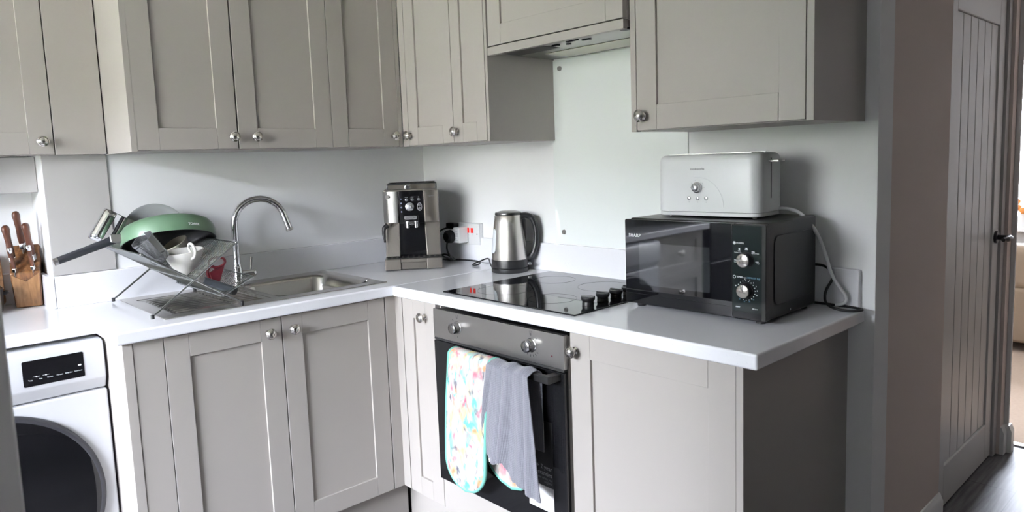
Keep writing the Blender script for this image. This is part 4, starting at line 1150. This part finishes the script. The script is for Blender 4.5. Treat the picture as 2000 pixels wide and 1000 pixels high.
# beige bowl behind it
o = G().lathe([(0, 0), (.016, 0), (.02, .004), (.034, .024), (.040, .046), (.038, .047), (.031, .026), (0, .007)], 40).obj('bowl', stonem, sharp=60)
tag(o, 'small beige bowl leaning behind the ivory jug in the dish rack', 'bowl'); o.location = (-1.178, -.262, 1.072); tilt(o, (-.5, -.1, .85))
# red scissors
c = thing('scissors', 'kitchen scissors with dark red handles in the dish rack', 'scissors', (-1.118, -.395, .985))
g = G()
g.tube([(.0 + .026 * math.cos(t), .0, .062 + .016 * math.sin(t)) for t in [k * PI / 10 for k in range(20)]], .0042, 8, closed=True)
g.tube([(-.016 + .014 * math.cos(t), .008, .030 + .020 * math.sin(t)) for t in [k * PI / 10 for k in range(20)]], .0048, 8, closed=True)
g.hexa([(-.020, -.004, .002), (.002, -.004, -.004), (.002, .010, -.004), (-.020, .010, .002)], [(-.026, -.004, .030), (.022, -.004, .048), (.022, .010, .048), (-.026, .010, .030)])
g.obj('handles', redpl, c, bevel=.001)
G().hexa([(-.026, .0, -.020), (-.016, .0, -.026), (-.016, .003, -.026), (-.026, .003, -.020)], [(-.018, 0, .004), (.0, 0, .0), (.0, .003, .0), (-.018, .003, .004)]).obj('blades', steel, c)
# grey-handled peeler
c = thing('peeler', 'utensil with a slate grey handle lying in the front of the dish rack', 'utensil', (-1.135, -.452, .974))
a, b = Vector((-.052, 0, .029)), Vector((.050, .004, -.022)); d = (b - a).normalized()
G().cyl(a, b - d * .018, .0125, .0135, 20).obj('grip', greyhandle, c, bevel=.002)
G().cyl(b - d * .018, b, .0140, .0135, 20).obj('end_cap', rubber, c, bevel=.003)
G().cyl(b, b + d * .0006, .0055, seg=14).obj('hanging_hole', dark_void, c)
G().cyl(a - d * .014, a, .0075, .0118, 18).obj('collar', steel, c)
# white strainer ring, small
o = G().tube([(.010 * math.cos(t) + .004 * k * .1, .012 * math.sin(t), .001 * math.sin(3 * t)) for k, t in enumerate([q * PI / 8 for q in range(16)])], .0022, 6, closed=True).obj('bag_clip', whitepl)
tag(o, 'tiny white plastic clip lying on the lower wire shelf', 'clip'); o.location = (-1.088, -.375, .986); o.rotation_euler = (R(10), R(-28), R(20))

# ------------------------------------------------------------------ living room beyond the opening
c = thing('sofa', 'beige sofa in the room beyond the doorway', 'sofa', (3.82, -1.72, 0))
G().box((-.42, -.85, .06), (.42, .85, .42)).obj('base', sofam, c, bevel=.03, seg=3)
G().box((-.42, -.85, .40), (-.22, .85, .69)).obj('backrest', sofam, c, bevel=.06, seg=4)
for s in (-1, 1): G().box((-.40, s * .85 - .09, .06), (.42, s * .85 + .09, .58)).obj('armrest', sofam, c, bevel=.05, seg=3)
for s in (-1, 1): G().box((-.20, s * .39 - .36, .42), (.42, s * .39 + .36, .54)).obj('seat_cushion', sofam, c, bevel=.04, seg=3)
for s in (-1, 1):
    for x in (-.36, .36): G().cyl((x, s * .78, 0), (x, s * .78, .065), .022, .03, 14).obj('foot', blackm, c)
c = thing('flower_vase', 'orange flowers on the bright windowsill of the far room', 'flowers', (4.50, -1.42, .70))
G().lathe([(0, 0), (.035, 0), (.045, .03), (.03, .09), (.035, .10), (.03, .10), (.025, .09), (0, .01)], 24).obj('vase', whitepl, c, sharp=60)
g = G()
for k in range(9):
    a = k * 2.4; r_ = .03 + .01 * k
    g.ball((r_ * math.cos(a), r_ * math.sin(a), .13 + .02 * (k % 4)), .026, seg=10)
g.obj('blossoms', orangem, c)
g = G()
for k in range(6):
    a = k * 1.05; g.tube([(0, 0, .08), (.03 * math.cos(a), .03 * math.sin(a), .14)], .003, 6)
g.obj('stems', leafm, c)

# ------------------------------------------------------------------ daylight
wd = bpy.data.worlds.new('overcast_sky'); S.world = wd; wd.use_nodes = True
nt = wd.node_tree; bg = nt.nodes['Background']
tc = nt.nodes.new('ShaderNodeTexCoord'); sp = nt.nodes.new('ShaderNodeSeparateXYZ')
nt.links.new(tc.outputs['Generated'], sp.inputs[0])
nt.links.new(ramp(nt, sp.outputs['Z'], [(.0, (.80, .86, .99)), (.25, (.83, .885, 1.02)), (1., (.87, .92, 1.06))]), bg.inputs['Color'])
bg.inputs['Strength'].default_value = 44.0
def portal(name, loc, rot, sx, sy):
    l = bpy.data.lights.new(name, 'AREA'); l.shape = 'RECTANGLE'; l.size = sx; l.size_y = sy
    l.cycles.is_portal = True
    o = bpy.data.objects.new(name, l); COL.objects.link(o); o.location = loc; o.rotation_euler = rot
portal('daylight_portal', (LWX - .005, (WY0 + WY1) / 2, (WZ0 + WZ1) / 2), (R(90), 0, R(-90)), WW, WH)
portal('daylight_portal', (4.59, (LWY0 + LWY1) / 2, 1.45), (R(90), 0, R(90)), LW, 1.3)

# ------------------------------------------------------------------ camera
yaw, pitch, roll = -.7457, -.1087, -.0359
fw = Vector((math.sin(-yaw) * math.cos(pitch), math.cos(-yaw) * math.cos(pitch), math.sin(pitch)))
r0 = Vector((math.cos(yaw), math.sin(yaw), 0)); u0 = r0.cross(fw)
rt = r0 * math.cos(roll) + u0 * math.sin(roll); up = -r0 * math.sin(roll) + u0 * math.cos(roll)
cam = bpy.data.cameras.new('camera'); co = bpy.data.objects.new('camera', cam); COL.objects.link(co)
m = Matrix((rt, up, -fw)).transposed().to_4x4(); m.translation = (-1.9534, -2.7049, 1.3388)
co.matrix_world = m
cam.sensor_width = 36; cam.lens = 1381.86 / 2000 * 36
cam.shift_y = -35.74 / 2000
cam.clip_start = .05
cam.dof.use_dof = True; cam.dof.focus_distance = 2.45; cam.dof.aperture_fstop = 7.0
S.camera = co
S.view_settings.view_transform = 'Standard'; S.view_settings.look = 'None'; S.view_settings.gamma = 1
S.view_settings.use_curve_mapping = False
S.view_settings.exposure = 1.27
S.cycles.max_bounces = 10; S.cycles.diffuse_bounces = 5; S.cycles.glossy_bounces = 5; S.cycles.transparent_max_bounces = 24
S.cycles.sample_clamp_indirect = 6; S.cycles.caustics_reflective = False; S.cycles.caustics_refractive = False
S.cycles.use_denoising = True
